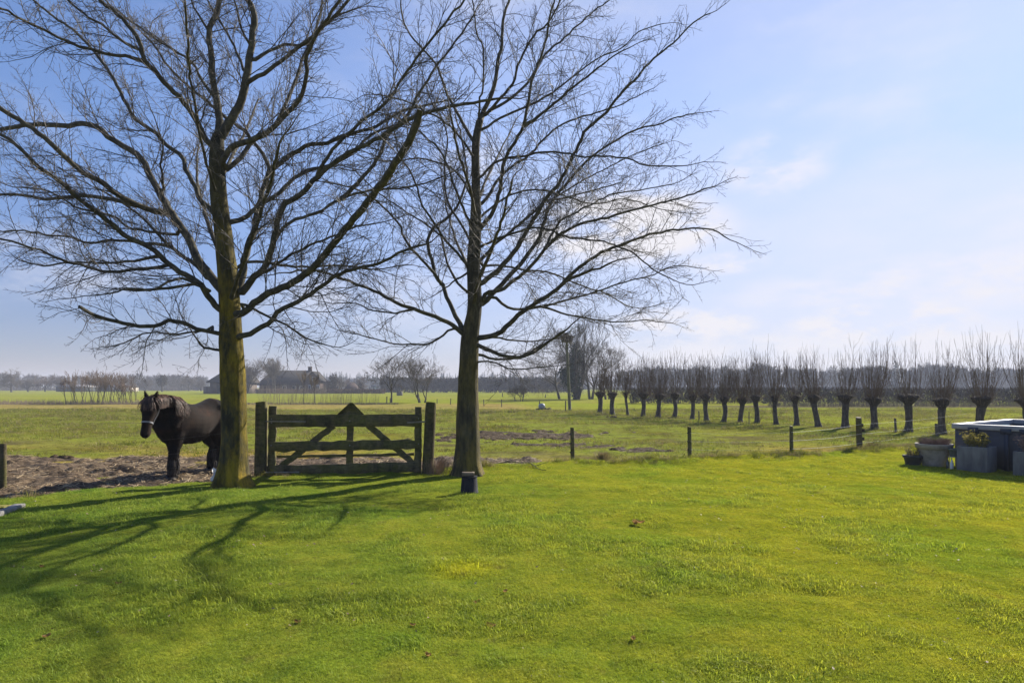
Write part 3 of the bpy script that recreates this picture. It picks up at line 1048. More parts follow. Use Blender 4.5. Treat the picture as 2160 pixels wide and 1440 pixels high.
T2_LIMBS = [
    (7, 2, .1, [1012, 255, 1025, 225, 1043, 180, 1052, 125, 1060, 80, 1060, 45, 1074, 0, 1088, -60, 1095, -150]),
    (5, 2, .45, [1000, 300, 973, 254, 948, 208, 932, 167, 915, 129, 873, 83, 850, 40, 845, -30]),
    (3, 1.5, -.4, [1011, 250, 1011, 208, 1019, 190, 1019, 104, 1007, 75, 1000, 20, 985, -40]),
    (4.5, 1.6, -.5, [1022, 245, 1048, 217, 1082, 175, 1094, 137, 1119, 83, 1152, 54, 1169, 25, 1182, 0, 1200, -50]),
    (4.5, 1.5, .5, [1030, 235, 1077, 208, 1119, 167, 1144, 121, 1182, 87, 1223, 50, 1257, 21, 1286, 0, 1330, -40]),
    (4, 1.4, .3, [1010, 277, 1061, 246, 1111, 225, 1165, 196, 1219, 154, 1265, 121, 1315, 100, 1348, 67, 1400, 50]),
    (6.5, 1.6, -.45, [1012, 483, 1039, 446, 1054, 400, 1060, 354, 1073, 321, 1098, 279, 1111, 233, 1119, 179, 1136, 133, 1152, 83, 1157, 46, 1170, 0, 1180, -60]),
    (4, 1.4, -.2, [1104, 267, 1152, 233, 1194, 196, 1232, 167, 1290, 121, 1330, 100]),
    (5, 1.5, .55, [1010, 432, 1031, 411, 1050, 379, 1082, 350, 1119, 325, 1165, 275, 1194, 258, 1244, 242, 1300, 225, 1370, 190]),
    (7.5, 1.5, -.25, [1017, 597, 1050, 570, 1082, 535, 1109, 492, 1132, 453, 1152, 418, 1179, 387, 1194, 360, 1211, 325, 1236, 275, 1277, 238, 1315, 192, 1344, 163, 1373, 129, 1419, 92, 1461, 50, 1500, 28]),
    (5, 2, .65, [1012, 550, 1043, 515, 1078, 488, 1109, 461, 1132, 442, 1150, 425, 1190, 418, 1240, 405, 1310, 385]),
    (7.5, 1.5, .4, [1017, 640, 1050, 609, 1078, 578, 1109, 543, 1136, 504, 1148, 465, 1163, 426, 1187, 396, 1223, 354, 1265, 317, 1307, 292, 1348, 271, 1390, 262, 1432, 246, 1478, 238]),
    (6, 1.5, -.5, [1015, 640, 1026, 617, 1050, 613, 1089, 589, 1120, 562, 1148, 527, 1179, 496, 1226, 473, 1284, 457, 1342, 442, 1404, 426, 1459, 411, 1500, 395]),
    (3.5, 1.4, .5, [1148, 527, 1180, 470, 1230, 440, 1290, 410, 1360, 400, 1430, 385]),
    (8, 1.4, -.35, [1008, 713, 1050, 704, 1078, 679, 1109, 652, 1148, 628, 1175, 609, 1194, 589, 1226, 562, 1272, 531, 1323, 512, 1381, 492, 1439, 484, 1498, 484, 1540, 506]),
    (4, 2.4, -.5, [1185, 597, 1226, 578, 1264, 566, 1293, 552]),
    (4.5, 1.4, .45, [1018, 632, 1042, 626, 1070, 648, 1109, 652, 1148, 646, 1198, 632, 1264, 613, 1323, 593, 1381, 578, 1420, 560, 1470, 565]),
    (3.4, 1.3, .2, [1148, 648, 1187, 661, 1237, 671, 1303, 679, 1362, 675, 1410, 681]),
    (6, 3.0, -.5, [1009, 727, 1050, 745, 1089, 753, 1128, 741, 1159, 718, 1194, 696]),
    (4.5, 2, .4, [1007, 748, 1054, 757, 1093, 755, 1132, 733, 1167, 714, 1190, 700]),
    (3.5, 1.6, .7, [1012, 708, 1062, 714, 1109, 720, 1148, 716, 1180, 712]),
    (3, 1.3, -.3, [1004, 765, 1040, 762, 1080, 778, 1130, 775, 1170, 772]),
    (3.5, 1.4, .8, [1016, 560, 1060, 560, 1110, 570, 1160, 575, 1220, 600, 1280, 620, 1340, 650, 1400, 640]),
    (3.5, 1.4, -.7, [1014, 520, 1060, 500, 1130, 480, 1200, 500, 1270, 510, 1330, 530, 1380, 570, 1420, 590]),
    (3.5, 1.4, .9, [1010, 460, 1060, 420, 1120, 400, 1180, 410, 1250, 430, 1320, 420, 1390, 440, 1450, 450]),
    (3.5, 1.4, -.8, [1008, 380, 1050, 340, 1100, 330, 1160, 320, 1230, 330, 1300, 330, 1370, 350, 1440, 350]),
    (3, 1.3, .7, [1165, 420, 1230, 380, 1290, 350, 1350, 320, 1410, 300]),
    # left side
    (7, 2, -.4, [978, 706, 953, 683, 914, 667, 876, 652, 837, 640, 798, 617, 759, 601, 720, 586, 660, 570, 600, 575]),
    (7, 2, .35, [978, 700, 957, 656, 942, 624, 934, 601, 918, 578, 907, 535, 903, 508, 914, 481, 938, 465, 957, 446, 969, 426, 985, 370, 975, 300, 960, 240]),
    (4.5, 1.6, -.5, [935, 603, 907, 566, 876, 535, 856, 508, 844, 477, 817, 446, 786, 418, 740, 395, 690, 385]),
    (4, 1.5, .6, [991, 620, 965, 597, 946, 562, 930, 500, 914, 484, 887, 465, 837, 434, 790, 400, 750, 360]),
    (4, 2, -.3, [988, 574, 957, 593, 940, 607]),
    (4, 1.5, -.6, [986, 562, 969, 539, 938, 504, 922, 480, 890, 430, 870, 370, 840, 320, 830, 270]),
    (4, 1.5, .5, [990, 504, 977, 480, 957, 450, 942, 418, 938, 370, 938, 340, 944, 292, 932, 250, 910, 215, 890, 150]),
    (4, 1.5, -.4, [993, 475, 973, 430, 957, 390, 948, 360, 930, 320, 900, 290, 860, 260, 810, 240]),
    (3.6, 1.5, .3, [978, 697, 953, 692, 930, 710, 903, 726, 876, 726, 829, 724, 782, 712, 730, 700]),
    (3.5, 1.5, -.5, [998, 330, 965, 283, 930, 250, 905, 240, 860, 215, 800, 200]),
    (3.5, 1.4, .7, [996, 420, 970, 370, 930, 345, 880, 335, 820, 340, 760, 330]),
    (3, 1.4, .5, [876, 652, 830, 660, 790, 655, 750, 640, 700, 640]),
    # towards and away from the viewer
    (6, 2, -1.8, [1000, 640, 1010, 590, 1035, 530, 1060, 460, 1080, 380]),
    (6, 2, 1.9, [1000, 600, 985, 560, 960, 500, 940, 430, 930, 360]),
    (5, 2, -2.0, [1003, 460, 995, 410, 970, 330, 950, 240]),
    (5, 2, 2.0, [1004, 430, 1030, 370, 1060, 310, 1090, 250]),
]
traced_tree('beech_tree', 'large bare tree with thick algae-green trunk beside the dark horse, left of the gate', (490, 1036), GY(1030), T1_TRUNK, T1_LIMBS, 11, m_bark1, .62)
traced_tree('beech_tree', 'bare tree with slimmer grey-green trunk right of the wooden gate, behind the upturned bucket', (986, 1006), GY(1003), T2_TRUNK, T2_LIMBS, 23, m_bark2, .5, twig_len=1.2, up=.10)


# ------------------------------------------------------------------ grown trees for the middle distance and the far side
def grow(mb, tw, p, d, L, r0, depth, r, up, spread, n=5, kids=(3, 5), rmin=.01, wig=.10, shrink=(.55, .8), twigs=(5, .35)):
    pts = [p]
    dd = unit(d)
    for _ in range(n - 1):
        dd = unit(dd + r.normal(0, wig, 3) + np.array([0, 0, up * .12]))
        pts.append(pts[-1] + dd * L / (n - 1))
    pts = np.array(pts)
    rd = np.linspace(r0, max(rmin, r0 * .45), n)
    (mb if depth > 1 else tw).tube(pts, rd, 6 if depth > 2 else 3)
    if depth <= 0:
        return
    k = r.integers(kids[0], kids[1] + 1)
    for c in range(k):
        u = 1.0 if c == 0 else r.uniform(.35, 1.0)
        x = u * (n - 1)
        i = min(int(x), n - 2)
        q = pts[i] + (pts[i + 1] - pts[i]) * (x - i)
        a = r.normal(0, 1, 3)
        a = unit(a - dd * a.dot(dd))
        th = r.uniform(.25, .55) if c == 0 else spread * r.uniform(.7, 1.3)
        nd = dd * math.cos(th) + a * math.sin(th)
        nd[2] += up * .3
        grow(mb, tw, q, nd, L * r.uniform(*shrink), max(rmin, rd[min(i + 1, n - 1)] * r.uniform(.5, .8)), depth - 1, r, up, spread, max(3, n - 1), kids, rmin, wig, shrink, twigs)


def bare_tree(name, label, x, y, h, spread, seed, stems=1, depth=4, trunk=.25, mat=None, tmat=None, group=None, up=.3, kids=(3, 5), r0=None, lean=0, rmin=None, trunk_len=None, cat='tree'):
    r = np.random.default_rng(seed)
    rmin = rmin or max(.004, y * .00013)
    T = thing(name, label, cat, (x, y, 0), 0, group)
    mb, tw = MB(), MB()
    mat, tmat = mat or m_farbark, tmat or m_fartwig
    r0 = r0 or h * .022
    tl = trunk_len or h * trunk
    for s in range(stems):
        a = r.random() * 6.283
        d = np.array([lean + (.25 * math.cos(a) if stems > 1 else 0), .25 * math.sin(a) if stems > 1 else 0, 1.0])
        p0 = np.array([x + (.12 * math.cos(a) if stems > 1 else 0) * stems, y + (.1 * math.sin(a) if stems > 1 else 0), -.05])
        d = unit(d)
        p1 = p0 + d * tl
        mb.tube(np.array([p0, p0 + d * tl * .5, p1]), [r0 * 1.25, r0, r0 * .85], 8)
        k = r.integers(4, 7) if stems == 1 else 3
        for c in range(k):
            aa = 6.283 * c / k + r.uniform(-.4, .4)
            th = spread * r.uniform(.5, 1.15) if c else .1
            nd = np.array([math.cos(aa) * math.sin(th), math.sin(aa) * math.sin(th), math.cos(th)])
            nd = unit(nd + .5 * (d - np.array([0, 0, 1])))
            q = p0 + d * tl * r.uniform(.75, 1.0) if c else p1
            grow(mb, tw, q, nd, (h - tl) * r.uniform(.36, .48), r0 * r.uniform(.5, .75), depth, r, up, spread, rmin=rmin, kids=kids)
    # bring the crown to the height wanted
    V = np.vstack(mb.v + tw.v)
    k = h / V[:, 2].max()
    for m in (mb, tw):
        for v in m.v:
            v[:, 2] *= k
    mb.build('trunk', mat, T, True, (x, y, 0))
    tw.build('crown', tmat, T, False, (x, y, 0))
    return T


m_farbark = mat_noise("far_bark", [(.045, .038, .03), (.10, .085, .065)], 2, .9, 0)
m_fartwig = mat_noise("far_twigs", [(.09, .074, .058), (.17, .14, .11)], .6, .9, 0, coord='Position')
m_redtwig = mat_noise("red_twigs", [(.12, .088, .066), (.20, .15, .115)], .6, .9, 0, coord='Position')
m_paletwig = mat_noise("pale_twigs", [(.12, .095, .065), (.24, .19, .13)], .6, .9, 0, coord='Position')
# ------------------------------------------------------------------ pollard willows
m_wbark = mat_noise("willow_bark", [(.030, .026, .022), (.070, .060, .048), (.13, .11, .085)], 14, .9, .8, .03, (1, 1, .4))
m_wknob = mat_noise("willow_knob", [(.024, .019, .015), (.070, .056, .044)], 18, .95, .9, .04)
m_wtwig = mat_noise("willow_shoots", [(.10, .066, .040), (.19, .135, .088)], 2, .75, 0)


def willow(i, xb, yb, xt, yk, kw, tw, label):
    r = np.random.default_rng(500 + i)
    B = G(xb, yb)
    Y = B[1]
    T = thing('pollard_willow', label, 'tree', B, 0, 'row of pollard willows')
    top = P(xt, yk, Y)
    hz = top[2]
    R = kw / PXF * Y / 2 * .93
    rt = tw / PXF * Y / 2
    # trunk: bent, ribbed, flaring into the knob
    n = 26
    m = MB()
    sides = 16
    ang = np.arange(sides) / sides * 2 * math.pi
    bend = r.normal(0, .04, 2)
    V = []
    zk = hz - max(.40, R * 1.25)
    for k in range(n):
        u = k / (n - 1)
        z = u * (zk + .06) - .04
        c = B[:2] + (top[:2] - B[:2]) * u + bend * math.sin(u * 3.1)
        q = rt * (1.12 - .16 * math.sin(u * 3.0)) + rt * .45 * math.exp(-max(z, 0) / .12)
        rr = q * (1 + .16 * (fbm(ang * 1.6 + i * 7, np.full(sides, z * 3.2), 1, 3) * 2 - 1) + .05 * np.cos(ang * 3 + i))
        V.append(np.stack([c[0] + rr * np.cos(ang), c[1] + rr * np.sin(ang), np.full(sides, z)], -1))
    qd = [(a * sides + j, a * sides + (j + 1) % sides, (a + 1) * sides + (j + 1) % sides, (a + 1) * sides + j) for a in range(n - 1) for j in range(sides)]
    m.add(np.array(V).reshape(-1, 3), qd)
    m.build('trunk', m_wbark, T, True, B)
    # knob: lumpy, wider at the top
    m = MB()
    n, sides = 15, 22
    ang = np.arange(sides) / sides * 2 * math.pi
    prof = [(0, rt), (.12, rt * 1.08), (.25, rt + (R - rt) * .22), (.4, rt + (R - rt) * .50), (.52, rt + (R - rt) * .72), (.62, R * .88), (.72, R * .97), (.82, R * .95), (.92, R * .80), (1.02, R * .5), (1.06, .01)]
    V = []
    H = hz - zk
    for u, q in prof:
        z = zk + u * H
        c = B[:2] + (top[:2] - B[:2]) * (.9 + .1 * u)
        lump = 1 + (.50 * (fbm(ang * 2.2 + i * 3, np.full(sides, z * 6), 1, 3) * 2 - 1)) * min(1, u * 2)
        V.append(np.stack([c[0] + q * lump * np.cos(ang), c[1] + q * lump * np.sin(ang), z + .05 * R * np.sin(ang * 4 + i)], -1))
    qd = [(a * sides + j, a * sides + (j + 1) % sides, (a + 1) * sides + (j + 1) % sides, (a + 1) * sides + j) for a in range(len(prof) - 1) for j in range(sides)]
    m.add(np.array(V).reshape(-1, 3), qd)
    m.build('knob', m_wknob, T, True, B)
    # shoots
    m = MB()
    dens, hl, sway = r.uniform(.65, 1.3), r.uniform(.86, 1.1), r.normal(0, .05, 2)
    mn = max(.0026, Y * .00012)
    for k in range(int((48 + 105 * R) * dens)):
        a = r.random() * 6.283
        rr = R * math.sqrt(r.random())
        p = np.array([top[0] + rr * math.cos(a), top[1] + rr * math.sin(a), hz - r.uniform(.0, .22)])
        out = .12 + .75 * (rr / R) ** 1.6 * r.uniform(.4, 1.2)
        d = unit((math.cos(a) * out + sway[0], math.sin(a) * out + sway[1], 1))
        L = hl * r.uniform(1.15, 2.55) * (1 - .2 * rr / R) if r.random() < .75 else r.uniform(.4, 1.0)
        pts, dd = [p], d
        for s in range(7):
            dd = unit(dd + r.normal(0, .045, 3) + np.array([0, 0, .16]) - .5 * np.array([math.cos(a), math.sin(a), 0]) * out * .10)
            pts.append(pts[-1] + dd * L / 7)
        pts = np.array(pts)
        q0 = r.uniform(.0035, .0085) * (.6 + .25 * L)
        rd = np.linspace(q0, mn, 8)
        m.tube(pts, np.maximum(rd, mn), 3)
        for s in range(r.integers(2, 6)):
            j = r.integers(2, 7)
            dd = unit(pts[j] - pts[j - 1] + r.normal(0, .35, 3) * np.linalg.norm(pts[j] - pts[j - 1]) + np.array([0, 0, .02]))
            l = r.uniform(.2, .7)
            e = pts[j] + dd * l * .5
            m.tube([pts[j], e, e + unit(dd + np.array([0, 0, .5])) * l * .5], [mn * 1.3, mn, mn * .8], 3)
    for k in range(int(40 + 50 * R)):      # short side spray round the knob
        a = r.random() * 6.283
        p = np.array([top[0] + R * .9 * math.cos(a), top[1] + R * .9 * math.sin(a), hz - r.uniform(.02, .3)])
        d = unit((math.cos(a), math.sin(a), r.uniform(-.2, .9)))
        l = r.uniform(.1, .45)
        m.tube([p, p + d * l * .6, p + d * l + np.array([0, 0, .06])], [mn * 1.4, mn, mn * .7], 3)
    if i in (4, 10, 11, 15, 17, 18):       # suckers from the foot
        for k in range(14):
            a = r.random() * 6.283
            p = np.array([B[0] + rt * math.cos(a), B[1] + rt * math.sin(a), r.uniform(0, .3)])
            d = unit((math.cos(a) * .5 + .25, math.sin(a) * .5, 1))
            l = r.uniform(.3, .9)
            m.tube([p, p + d * l * .5, p + d * l + np.array([0, 0, .05])], [mn * 1.5, mn * 1.1, mn * .8], 3)
    m.build('shoots', m_wtwig, T, False, B)


WIL = [(1264, 872, 1266, 826, 23, 9.5, 'stout'), (1292, 874, 1292, 827, 22, 9, 'straight'), (1324, 875, 1320, 827, 10, 5.2, 'thinnest'), (1356, 878, 1358, 828, 25, 8.5, 'broad-headed'),
       (1388, 880, 1391, 830, 22, 9, 'upright'), (1422, 881, 1423, 828, 20, 8.5, 'straight'), (1460, 884, 1462, 832, 18, 8, 'small-headed'), (1491, 887, 1488, 831, 21, 9, 'slightly leaning'),
       (1525, 890, 1528, 836, 20, 9, 'low-headed'), (1561, 890.5, 1566, 838, 22, 9, 'right-leaning'), (1597, 892, 1594, 833, 22, 9.5, 'left-leaning'), (1638, 895, 1634, 834, 17, 8.5, 'narrow'),
       (1680, 897, 1677, 833, 21, 9.5, 'round-headed'), (1727, 900, 1716, 832, 25, 11, 'strongly left-leaning'), (1783, 902.5, 1784, 832, 31, 13, 'thick'), (1845, 904.5, 1842, 837, 34, 12.5, 'wide-headed'),
       (1915, 910, 1916, 832, 42, 14, 'widest-headed'), (1988, 914, 1987, 840, 33, 13.5, 'tall-shooted'), (2071, 920, 2071, 835, 41, 16, 'heavy'), (2168, 927, 2168, 838, 42, 16, 'cut-off')]
ORD = 'first second third fourth fifth sixth seventh eighth ninth tenth eleventh twelfth thirteenth fourteenth fifteenth sixteenth seventeenth eighteenth nineteenth twentieth'.split()
for i, (a, b_, c_, d_, e, f, w) in enumerate(WIL):
    where = 'at the right edge, last of the row' if i == 19 else 'behind the pool corner, next to last' if i == 18 else ORD[i] + ' in the row counted from the nest pole'
    willow(i, a, b_, c_, d_, e, f, w + ' pollard willow ' + where)

# ------------------------------------------------------------------ hedges, woods and trees far off
m_hedge = mat_noise("hedge_twigs", [(.075, .062, .052), (.125, .105, .086), (.17, .145, .12)], .8, .9, 0, coord='Position')
m_beechhedge = mat_noise("beech_hedge_leaves", [(.085, .050, .036), (.15, .095, .065), (.20, .14, .10)], .8, .9, 0, coord='Position')


def hedge(name, label, a, b, h, w, seed, n, mat, size, ragged=.12, posts=0.0):
    r = np.random.default_rng(seed)
    a, b = np.asarray(a, float), np.asarray(b, float)
    d = b - a
    L = np.linalg.norm(d)
    d /= L
    s = np.array([-d[1], d[0]])
    m = MB()
    u = r.random(n) * L
    v = (r.random(n) - .5) * w
    z = r.random(n) ** .8 * (h - size * .4)
    z *= 1 + ragged * (fbm(u, u * 0 + seed, .5, 3) - .5)
    c = np.stack([a[0] + d[0] * u + s[0] * v, a[1] + d[1] * u + s[1] * v, z], -1)
    dirs = r.normal(0, 1, (n, 3)) + np.array([0, 0, 1.2])
    dirs /= np.linalg.norm(dirs, axis=1)[:, None]
    sd = np.cross(dirs, r.normal(0, 1, (n, 3)))
    sd /= np.linalg.norm(sd, axis=1)[:, None]
    l = size * r.uniform(.5, 1.2, (n, 1))
    wd = size * .16 * r.uniform(.6, 1.4, (n, 1))
    V = np.stack([c - sd * wd, c + sd * wd, c + dirs * l + sd * wd * .4, c + dirs * l - sd * wd * .4], 1).reshape(-1, 3)
    m.add(V, np.arange(n * 4).reshape(n, 4))
    k = int(L / (.8 + size))
    for j in range(k):
        x = a + d * L * (j + r.random() * .5) / k
        m.tube([(x[0], x[1], -.1), (x[0] + r.normal(0, .1), x[1], h * .85)], [size * .10 + .02, size * .05], 4)
    o = m.build(name, mat, None, False, (a[0], a[1], 0))
    return tag(o, label, 'hedge')


hedge('clipped_hedge', 'long clipped leafless hedge behind the row of pollard willows', (11.5, 62.5), (75, 66), 1.5, 1.6, 3, 26000, m_hedge, .30)
hedge('clipped_hedge', 'tall clipped bare hedge across the far field behind the slimmer bare tree', (-36, 176), (17, 172), 4.0, 3.0, 4, 12000, m_hedge, .8)
hedge('beech_hedge', 'low reddish brown beech hedge in front of the farmhouse', (-60, 150), (-29.2, 147), 1.05, 1.2, 5, 9000, m_beechhedge, .35)


def wood_protos(seed, kind):
    """a handful of far trees; their copies make up the wood, which nobody could count"""
    r = np.random.default_rng(seed)
    out = []
    for k in range(7):
        m = MB()
        if kind == 'fir':
            m.tube([(0, 0, 0), (0, 0, 1)], [.02, .004], 3)
            for j in range(130):
                z = 1 - r.random() ** .7 * .88
                a, q = r.random() * 6.283, (1 - z) * .24 + .01
                q *= r.uniform(.6, 1.15)
                p = np.array([0, 0, z + .02])
                e = np.array([math.cos(a) * q, math.sin(a) * q, z - q * .25])
                s = np.array([-math.sin(a), math.cos(a), .2]) * (.018 + q * .14)
                m.add([p, e - s, e + s], None, [(0, 1, 2)])
        else:
            m.tube([(0, 0, 0), (0, 0, .5), (r.normal(0, .03), 0, .9)], [.016, .012, .003], 3)
            for j in range(26):
                z = r.uniform(.12, .75)
                a = r.random() * 6.283
                L = r.uniform(.16, .36) * (1.1 - z * .5)
                d = unit((math.cos(a), math.sin(a), r.uniform(.5, 1.8)))
                p = np.array([0, 0, z])
                e = p + d * L
                if e[2] > 1:
                    e[2] = 1
                m.tube([p, e], [.006, .002], 3)
                for q in range(15):
                    t = r.uniform(.3, 1.05)
                    g = p + (e - p) * t
                    dd = unit(d + r.normal(0, .7, 3))
                    l = r.uniform(.05, .12)
                    s = unit(np.cross(dd, r.normal(0, 1, 3))) * r.uniform(.004, .009)
                    m.add([g - s, g + s, g + dd * l], None, [(0, 1, 2)])
            for q in range(60):      # undergrowth
                g = np.array([r.normal(0, .2), r.normal(0, .2), r.uniform(0, .1)])
                dd = unit(r.normal(0, .5, 3) + np.array([0, 0, 1]))
                s = unit(np.cross(dd, r.normal(0, 1, 3))) * .012
                m.add([g - s, g + s, g + dd * r.uniform(.06, .2)], None, [(0, 1, 2)])
        out.append((np.vstack(m.v), np.vstack(m.q) if m.q else None, np.vstack(m.t) if m.t else None))
    return out


WP = {'bare': wood_protos(1, 'bare'), 'fir': wood_protos(2, 'fir')}


def woods(name, spots_, mat, seed):
    r = np.random.default_rng(seed)
    m = MB()
    for x, y, h, kind, wide in spots_:
        V, q, t = WP[kind][r.integers(7)]
        a = r.random() * 6.283
        R = np.array([[math.cos(a), -math.sin(a), 0], [math.sin(a), math.cos(a), 0], [0, 0, 1]])
        m.add((V * np.array([wide, wide, 1]) * h) @ R.T + np.array([x, y, -.2]), q, t)
    return tag(m.build(name, mat), kind='stuff')


m_wood = mat_noise("wood_twigs", [(.100, .088, .082), (.165, .146, .134)], .12, .95, 0, coord='Position')  # twig colour lightened to carry part of the distance haze
m_fir = mat_noise("fir_needles", [(.070, .080, .075), (.105, .115, .105)], .12, .95, 0, coord='Position')  # needles paled and slightly blued, some distance haze put into the colour


def wood_spots(px0, px1, Y0, Y1, h0, h1, n, seed, kind='bare', wide=1.0, amp=.25, fr=.02):
    r = np.random.default_rng(seed)
    out = []
    for _ in range(n):
        y = r.uniform(Y0, Y1)
        px = r.uniform(px0, px1)
        x = (px - PCX) / PXF * y
        k = 1 + amp * (fbm(np.array([px]), np.array([seed * 3.]), fr, 3)[0] - .5) * 2
        out.append((x, y, r.uniform(h0, h1) * k, kind, wide))
    return out


woods('woodland', wood_spots(1300, 2700, 255, 330, 9.0, 12.0, 800, 1, amp=.16), m_wood, 11)
woods('woodland', wood_spots(-500, 440, 250, 340, 6.0, 8.0, 420, 2, amp=.25), m_wood, 12)
woods('woodland', wood_spots(640, 1320, 330, 400, 6.0, 8.5, 330, 3, amp=.15), m_wood, 13)
woods('fir_wood', wood_spots(620, 1240, 320, 400, 6.5, 10.0, 420, 4, 'fir', 1.2, amp=.12) + wood_spots(280, 440, 330, 380, 6.5, 8.5, 60, 5, 'fir', 1.2), m_fir, 14)
fx = (1888 - PCX) / PXF * 250
m = MB()
V, q, t = WP['fir'][2]
m.add(V * np.array([16, 16, 14.6]) + np.array([fx, 250, -.2]), q, t)
tag(m.build('fir_tree', m_fir, None, False, (fx, 250, 0)), 'dark pointed fir standing above the wood behind the willows', 'tree')


def at(px, Y):
    return (px - PCX) / PXF * Y


def hgt(py, Y):
    return CAMH + (PCY - py) / PXF * Y


# trees one can tell apart
bare_tree('bare_tree', 'slender young bare tree at the field edge left of the round-crowned one', at(826, 66), 66, hgt(737, 66), .75, 31, 1, 4, .30, r0=.085, up=.35)
bare_tree('bare_tree', 'round-crowned bare tree with several stems behind the right gate post', at(892, 65), 65, hgt(733, 65), .62, 32, 3, 5, .12, r0=.09, up=.45, kids=(2, 4))
bare_tree('bare_tree', 'broad bare tree with sweeping crown beside the farmhouse, right of the thick trunk', at(523, 152), 152, hgt(748, 152), .75, 33, 1, 5, .18, r0=.25, lean=.15, up=.3, kids=(3, 4))
bare_tree('bare_tree', 'upright bare tree in front of the farmhouse roof', at(580, 148), 148, hgt(746, 148), .55, 34, 1, 5, .22, r0=.2, up=.45, kids=(3, 4))
bare_tree('bare_tree', 'flat-crowned bare tree at the far left edge of the field', at(24, 190), 190, hgt(774, 190), 1.0, 35, 1, 5, .25, r0=.24, up=.2, kids=(3, 4))
for i, (px, Y, top, lab, tm) in enumerate([
        (95, 205, 789, 'reddish bare tree right of the flat-crowned one at far left', 'r'), (60, 200, 796, 'low bare tree under the flat-crowned one at far left', 't'),
        (135, 210, 791, 'grey bare tree left of the long low shed', 't'), (215, 215, 788, 'bare tree rising behind the low grey barns at left', 't'),
        (262, 225, 790, 'bare tree right of the low grey barns', 't'), (305, 240, 793, 'small bare tree between the barns and the ivy-clad round tree', 't'),
        (398, 240, 789, 'wide bare tree left of the half-hidden barn', 't'), (425, 235, 800, 'low bare tree close left of the half-hidden barn', 't'),
        (716, 170, 795, 'bare tree just right of the farmhouse', 't'), (738, 200, 797, 'small bare tree behind the garden shed', 'r'), (765, 190, 793, 'pale bare tree above the end of the beech hedge', 'r'),
        (690, 165, 799, 'low dense bare tree against the farmhouse gable', 't')]):
    bare_tree('bare_tree', lab, at(px, Y), Y, hgt(top, Y), .85, 60 + i, 1 + i % 2, 4, .16, r0=.2, up=.3, kids=(3, 5), tmat={'r': m_redtwig, 't': m_fartwig}[tm], group='bare trees along the far field')
m_brownivy = mat_noise("brown_ivy", [(.045, .036, .022), (.085, .065, .038)], .7, .9, 0, coord='Position')
m_ivy = mat_noise("ivy_leaves", [(.012, .022, .010), (.030, .050, .020), (.05, .075, .03)], 1.2, .5, 0, coord='Position', spec=.4)


def leaf_mass(m, blobs, n, size, seed):
    r = np.random.default_rng(seed)
    w = np.array([b_[3] * b_[4] * b_[5] for b_ in blobs], float)
    for bi in r.choice(len(blobs), n, p=w / w.sum()):
        cx, cy, cz, rx, ry, rz = blobs[bi]
        d = unit(r.normal(0, 1, 3))
        q = r.random() ** .45
        p = np.array([cx + d[0] * rx * q, cy + d[1] * ry * q, cz + d[2] * rz * q])
        m.leaf(p, r.normal(0, 1, 3), unit(d + r.normal(0, .6, 3)), size * r.uniform(.6, 1.3), size * r.uniform(.5, .9))


def leafy(name, label, x, y, blobs, n, size, mat, seed, h, cat='tree'):
    T = thing(name, label, cat, (x, y, 0))
    m = MB()
    m.tube([(x, y, -.1), (x, y, h)], [.3, .15], 7)
    m.build('trunk', m_farbark, T, True, (x, y, 0))
    m = MB()
    leaf_mass(m, [(x + b_[0], y + b_[1], *b_[2:]) for b_ in blobs], n, size, seed)
    m.build('crown', mat, T, False, (x, y, 0))


Y = 205
leafy('ivy_tree', 'round brownish ivy-clad tree standing alone before the far wood at left', at(342, Y), Y, [(0, 0, hgt(803, Y), 1.7, 1.7, 1.9), (.6, 0, hgt(797, Y), 1.0, 1, 1.1), (-.5, 0, hgt(806, Y), 1.3, 1, 1.3)], 900, .42, m_brownivy, 71, 3)
Y = 165
leafy('dark_bush', 'dark dense bush right of the farmhouse', at(703, Y), Y, [(0, 0, hgt(805, Y), 1.4, 1.4, 2.1), (.3, 0, hgt(796, Y), .8, .8, 1.2), (0, 0, 1.2, 1.5, 1.3, 1.3)], 900, .36, m_brownivy, 72, 3, 'bush')
leafy('round_bush', 'small rounded brown bush near the end of the beech hedge', at(762, Y), Y, [(0, 0, hgt(815, Y), .75, .75, 1.2)], 400, .28, m_brownivy, 73, 1.5, 'bush')

# the ivy-grown clump behind the nest pole
Yc = 82.0
ivx = at(1214, Yc)
bare_tree('bare_tree', 'tall ivy-wrapped bare tree behind the nest pole', ivx, Yc, hgt(650, Yc), .42, 41, 2, 5, .30, r0=.26, up=.55, kids=(2, 4))
T = [o for o in COL.objects if o.get('label', '').startswith('tall ivy-wrapped')][0]
m = MB()
f = lambda px, py, rx, rz, dy=0: (at(px, Yc), Yc + dy, hgt(py, Yc), rx, rx, rz)
leaf_mass(m, [f(1213, 760, 1.0, 2.6), f(1207, 790, 1.3, 1.9), f(1190, 786, .85, .95), f(1213, 815, 1.0, 2.0), f(1211, 738, .5, 1.1), f(1196, 800, 1.0, 1.2), f(1186, 782, .5, .5)], 5200, .24, 42)
m.build('ivy', m_ivy, T, False, (ivx, Yc, 0))
bare_tree('bare_tree', 'bare tree with feathery crown right of the ivy-wrapped one', at(1246, 84), 84, hgt(705, 84), .75, 43, 2, 5, .22, r0=.15, up=.3, kids=(3, 4))
bare_tree('bare_tree', 'drooping bare tree left of the ivy-wrapped one', at(1180, 86), 86, hgt(690, 86), .95, 44, 1, 5, .30, r0=.15, up=.05, kids=(3, 4), lean=-.2)
bare_tree('bare_tree', 'bushy bare tree behind the first pollard willow', at(1281, 86), 86, hgt(722, 86), .8, 45, 2, 4, .16, r0=.13, up=.25, kids=(3, 5))
